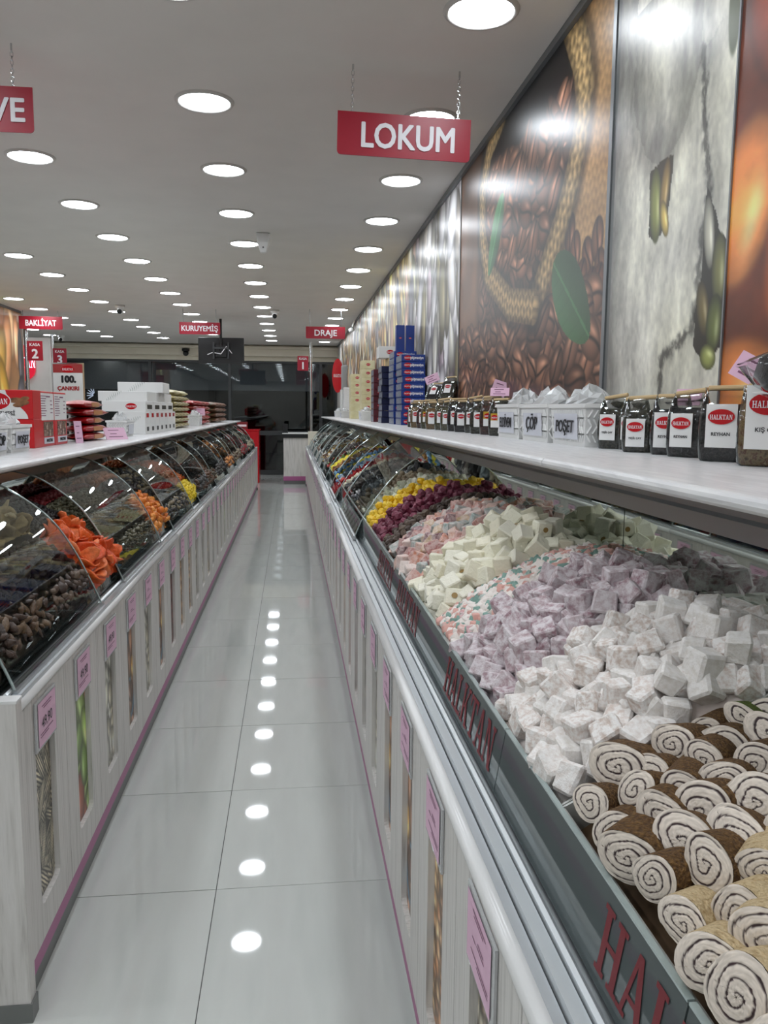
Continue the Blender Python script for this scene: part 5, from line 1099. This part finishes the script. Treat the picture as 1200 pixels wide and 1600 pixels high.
M_gfoil = noise_mat('gold_pack', [(.3, (96, 88, 52)), (.5, (176, 160, 104)), (.62, (214, 204, 160)), (.75, (60, 66, 44))], 38, .3, detail=3)
for q in range(6):
    for k in range(4): pillow('gold_pack', 'small gold patterned pack in the gold stack', -1.12 - .12 * (q // 6), 7.55 + .25 * k, ZL + .05 * q, .18, .24, .054, M_gfoil, 'small gold packs')
for k in range(2): pillow('gold_pack', 'large cream pack lying on the gold stack, %s' % ('nearer' if k == 0 else 'farther'), -1.14, 7.7 + .5 * k, ZL + .30, .2, .42, .06, M_crm)
M_brick = noise_mat('brown_red_pack', [(.3, (110, 40, 34)), (.55, (160, 64, 50)), (.75, (200, 150, 110))], 20, .35)
for q in range(5):
    for k in range(4): pillow('red_food_pack', 'brown red pack in the far red stack of the island', -1.12, 9.0 + .42 * k, ZL + .055 * q, .2, .40, .058, M_foil if (q + k) % 3 else M_brick, 'brown red packs')
M_brng = noise_mat('brown_green_pack', [(.3, (84, 52, 40)), (.55, (130, 84, 60)), (.75, (64, 88, 56))], 14, .4)
for q in range(4):
    for k in range(3): pillow('brown_food_pack', 'brown and green pack at the far island end', -1.10, 11.3 + .55 * k, ZL + .07 * q, .22, .5, .073, M_brng, 'brown green packs')
basket('small white tub before the far red stack', '', -1.08, -.96, 8.62, 8.86, ZL, .12, face=1); price_card('pink price card standing by the far red stack', -1.0, 8.98, ZL + .11, .6, -.1, .14, .08)

# ------------------------------------------------------------------ the far end of the shop
t = thing('cash_desk', 'white cash desk with black top and magenta stripe at the aisle end', 'desk', (.07, 14.95, 0))
MB().box(-.22, .24, -.05, .6, .10, .86).build('body', M_wood, t); MB().box(-.225, .245, -.055, .6, .07, .15).build('stripe', M_mag, t); MB().box(-.21, .23, -.03, .6, 0, .07).build('plinth', M_plinth, t)
MB().box(-.25, .27, -.08, .62, .86, .93).build('counter_edge', M_black, t, bevel=.006); MB().box(-.24, .26, -.07, .6, .931, .945).build('top', M_wht, t)
t = thing('card_terminal', 'black card terminal standing on the cash desk', 'terminal', (-.12, 15.05, .9455)); MB().box(-.055, .055, -.03, .05, 0, .02).box(-.05, .05, 0, .03, .02, .17).build('case', M_black, t, bevel=.005)
t = thing('wall_box', 'beige cabinet box beside the cash desk at the counter end', 'cabinet', (.40, 14.7, 0)); MB().box(-.10, .10, -.05, .25, 0, .98).build('body', M_cream, t, bevel=.005); MB().box(-.09, .09, -.058, -.05, .1, .93).build('door', M_cream, t)
t = thing('red_cabinet', 'plain red cabinet with a small name plate beyond the island end', 'cabinet', (-.83, 15.5, 0)); MB().box(-.26, .22, -.3, .3, 0, .98).build('body', M_redg, t, bevel=.01); MB().box(-.27, .23, -.31, .31, .98, 1.0).build('lid', M_redg, t); MB().box(-.20, .0, -.02, .02, 1.0, 1.14).build('name_plate', mat('kiosk_plate', (120, 24, 30), .4), t); MB().box(-.18, -.02, -.024, -.02, 1.05, 1.09).build('plate_print', M_letter, t)
# round red light sign on the mural wall end, seen edge-on
t = thing('projecting_sign', 'red oval projecting sign on the mural wall near the entrance', 'sign', (.82, 14.4, 1.98))
me = MB(); n = 24; me.add([(.10 * math.cos(6.2832 * i / n), -.02, .30 * math.sin(6.2832 * i / n)) for i in range(n)] + [(.10 * math.cos(6.2832 * i / n), .02, .30 * math.sin(6.2832 * i / n)) for i in range(n)], [tuple(range(n)), tuple(range(2 * n - 1, n - 1, -1))] + [(i, i + n, (i + 1) % n + n, (i + 1) % n) for i in range(n)]); me.build('panel', M_redg, t)
put('lettering', serif_mesh('HALKTAN', .05, M_letter, sx=.5), t, (0, -.022, .0)); MB().box(.09, .147, -.01, .01, -.02, .02).build('bracket', M_frame, t)
t = thing('wall_unit', 'grey wall unit behind the red projecting sign', 'wall unit', (.93, 14.0, 1.72)); MB().box(-.07, .036, -.07, .07, 0, .42).build('body', M_grey, t, bevel=.02); MB().tube((-.02, 0, -.08), (-.02, 0, 0), .02, 10).build('nozzle', M_black, t)
# framed poster on a stand and the lit shop sign on the partition
t = thing('poster_stand', 'framed poster reading 100. ÇANKIRI on a stand by the tills', 'poster', (-3.37, 12.8, .07))
MB().box(-.24, .24, -.012, .012, 1.30, 1.98).build('frame', M_chrome, t); MB().box(-.215, .215, -.016, -.012, 1.32, 1.83).build('sheet', M_wht, t); MB().box(-.215, .215, -.0165, -.012, 1.831, 1.96).build('header', mat('poster_red', (160, 50, 50), .5), t)
MB().tube((0, 0, -.05), (0, 0, 1.30), .02, 10).build('post', M_chrome, t); MB().lathe([(0, -.05), (.2, -.05), (.2, -.07)], 24).build('foot', M_chrome, t)
put('number', text_mesh('100.', .135, M_ink, .010), t, (.0, -.0175, 1.69)); put('lettering', text_mesh('ÇANKIRI', .082, mat('poster_ink_red', (170, 30, 36), .5), .004), t, (.0, -.0175, 1.57)); logo(t, .2, (0, -.018, 1.885), ring=False)
t = thing('lit_sign', 'lit red shield sign with white lettering on the partition', 'sign', (-4.42, 13.98, 2.09))
pts = [(-.26, .30), (.22, .30)] + [(.22 * math.cos(a), -.10 + .18 * math.sin(a)) for a in np.linspace(0, -1.57, 7)] + [(-.26, -.28)]
M_litr = mat('lit_red', (200, 20, 50), .4, emit=(220, 16, 50), es=.55); M_litw = mat('lit_white', (240, 225, 245), .4, emit=(240, 225, 250), es=1.3)
n = len(pts); put('shield', pydata('shield', [(x, -.03, z) for x, z in pts] + [(x, .02, z) for x, z in pts], [tuple(range(n - 1, -1, -1)), tuple(range(n, 2 * n))] + [(i, (i + 1) % n, (i + 1) % n + n, i + n) for i in range(n)], M_litr), t)
put('shop_name', serif_mesh('HALKTAN', .17, M_litw, sx=.50), t, (-.02, -.034, .02)); put('lower_badge', disc_mesh('lower_badge', .10, .06, M_litw, y=-.034), t, (-.12, 0, -.16))
put('lettering', text_mesh('ip k', .16, M_ink, .006), t, (-.02, -.0, -.42)).location.y = .015
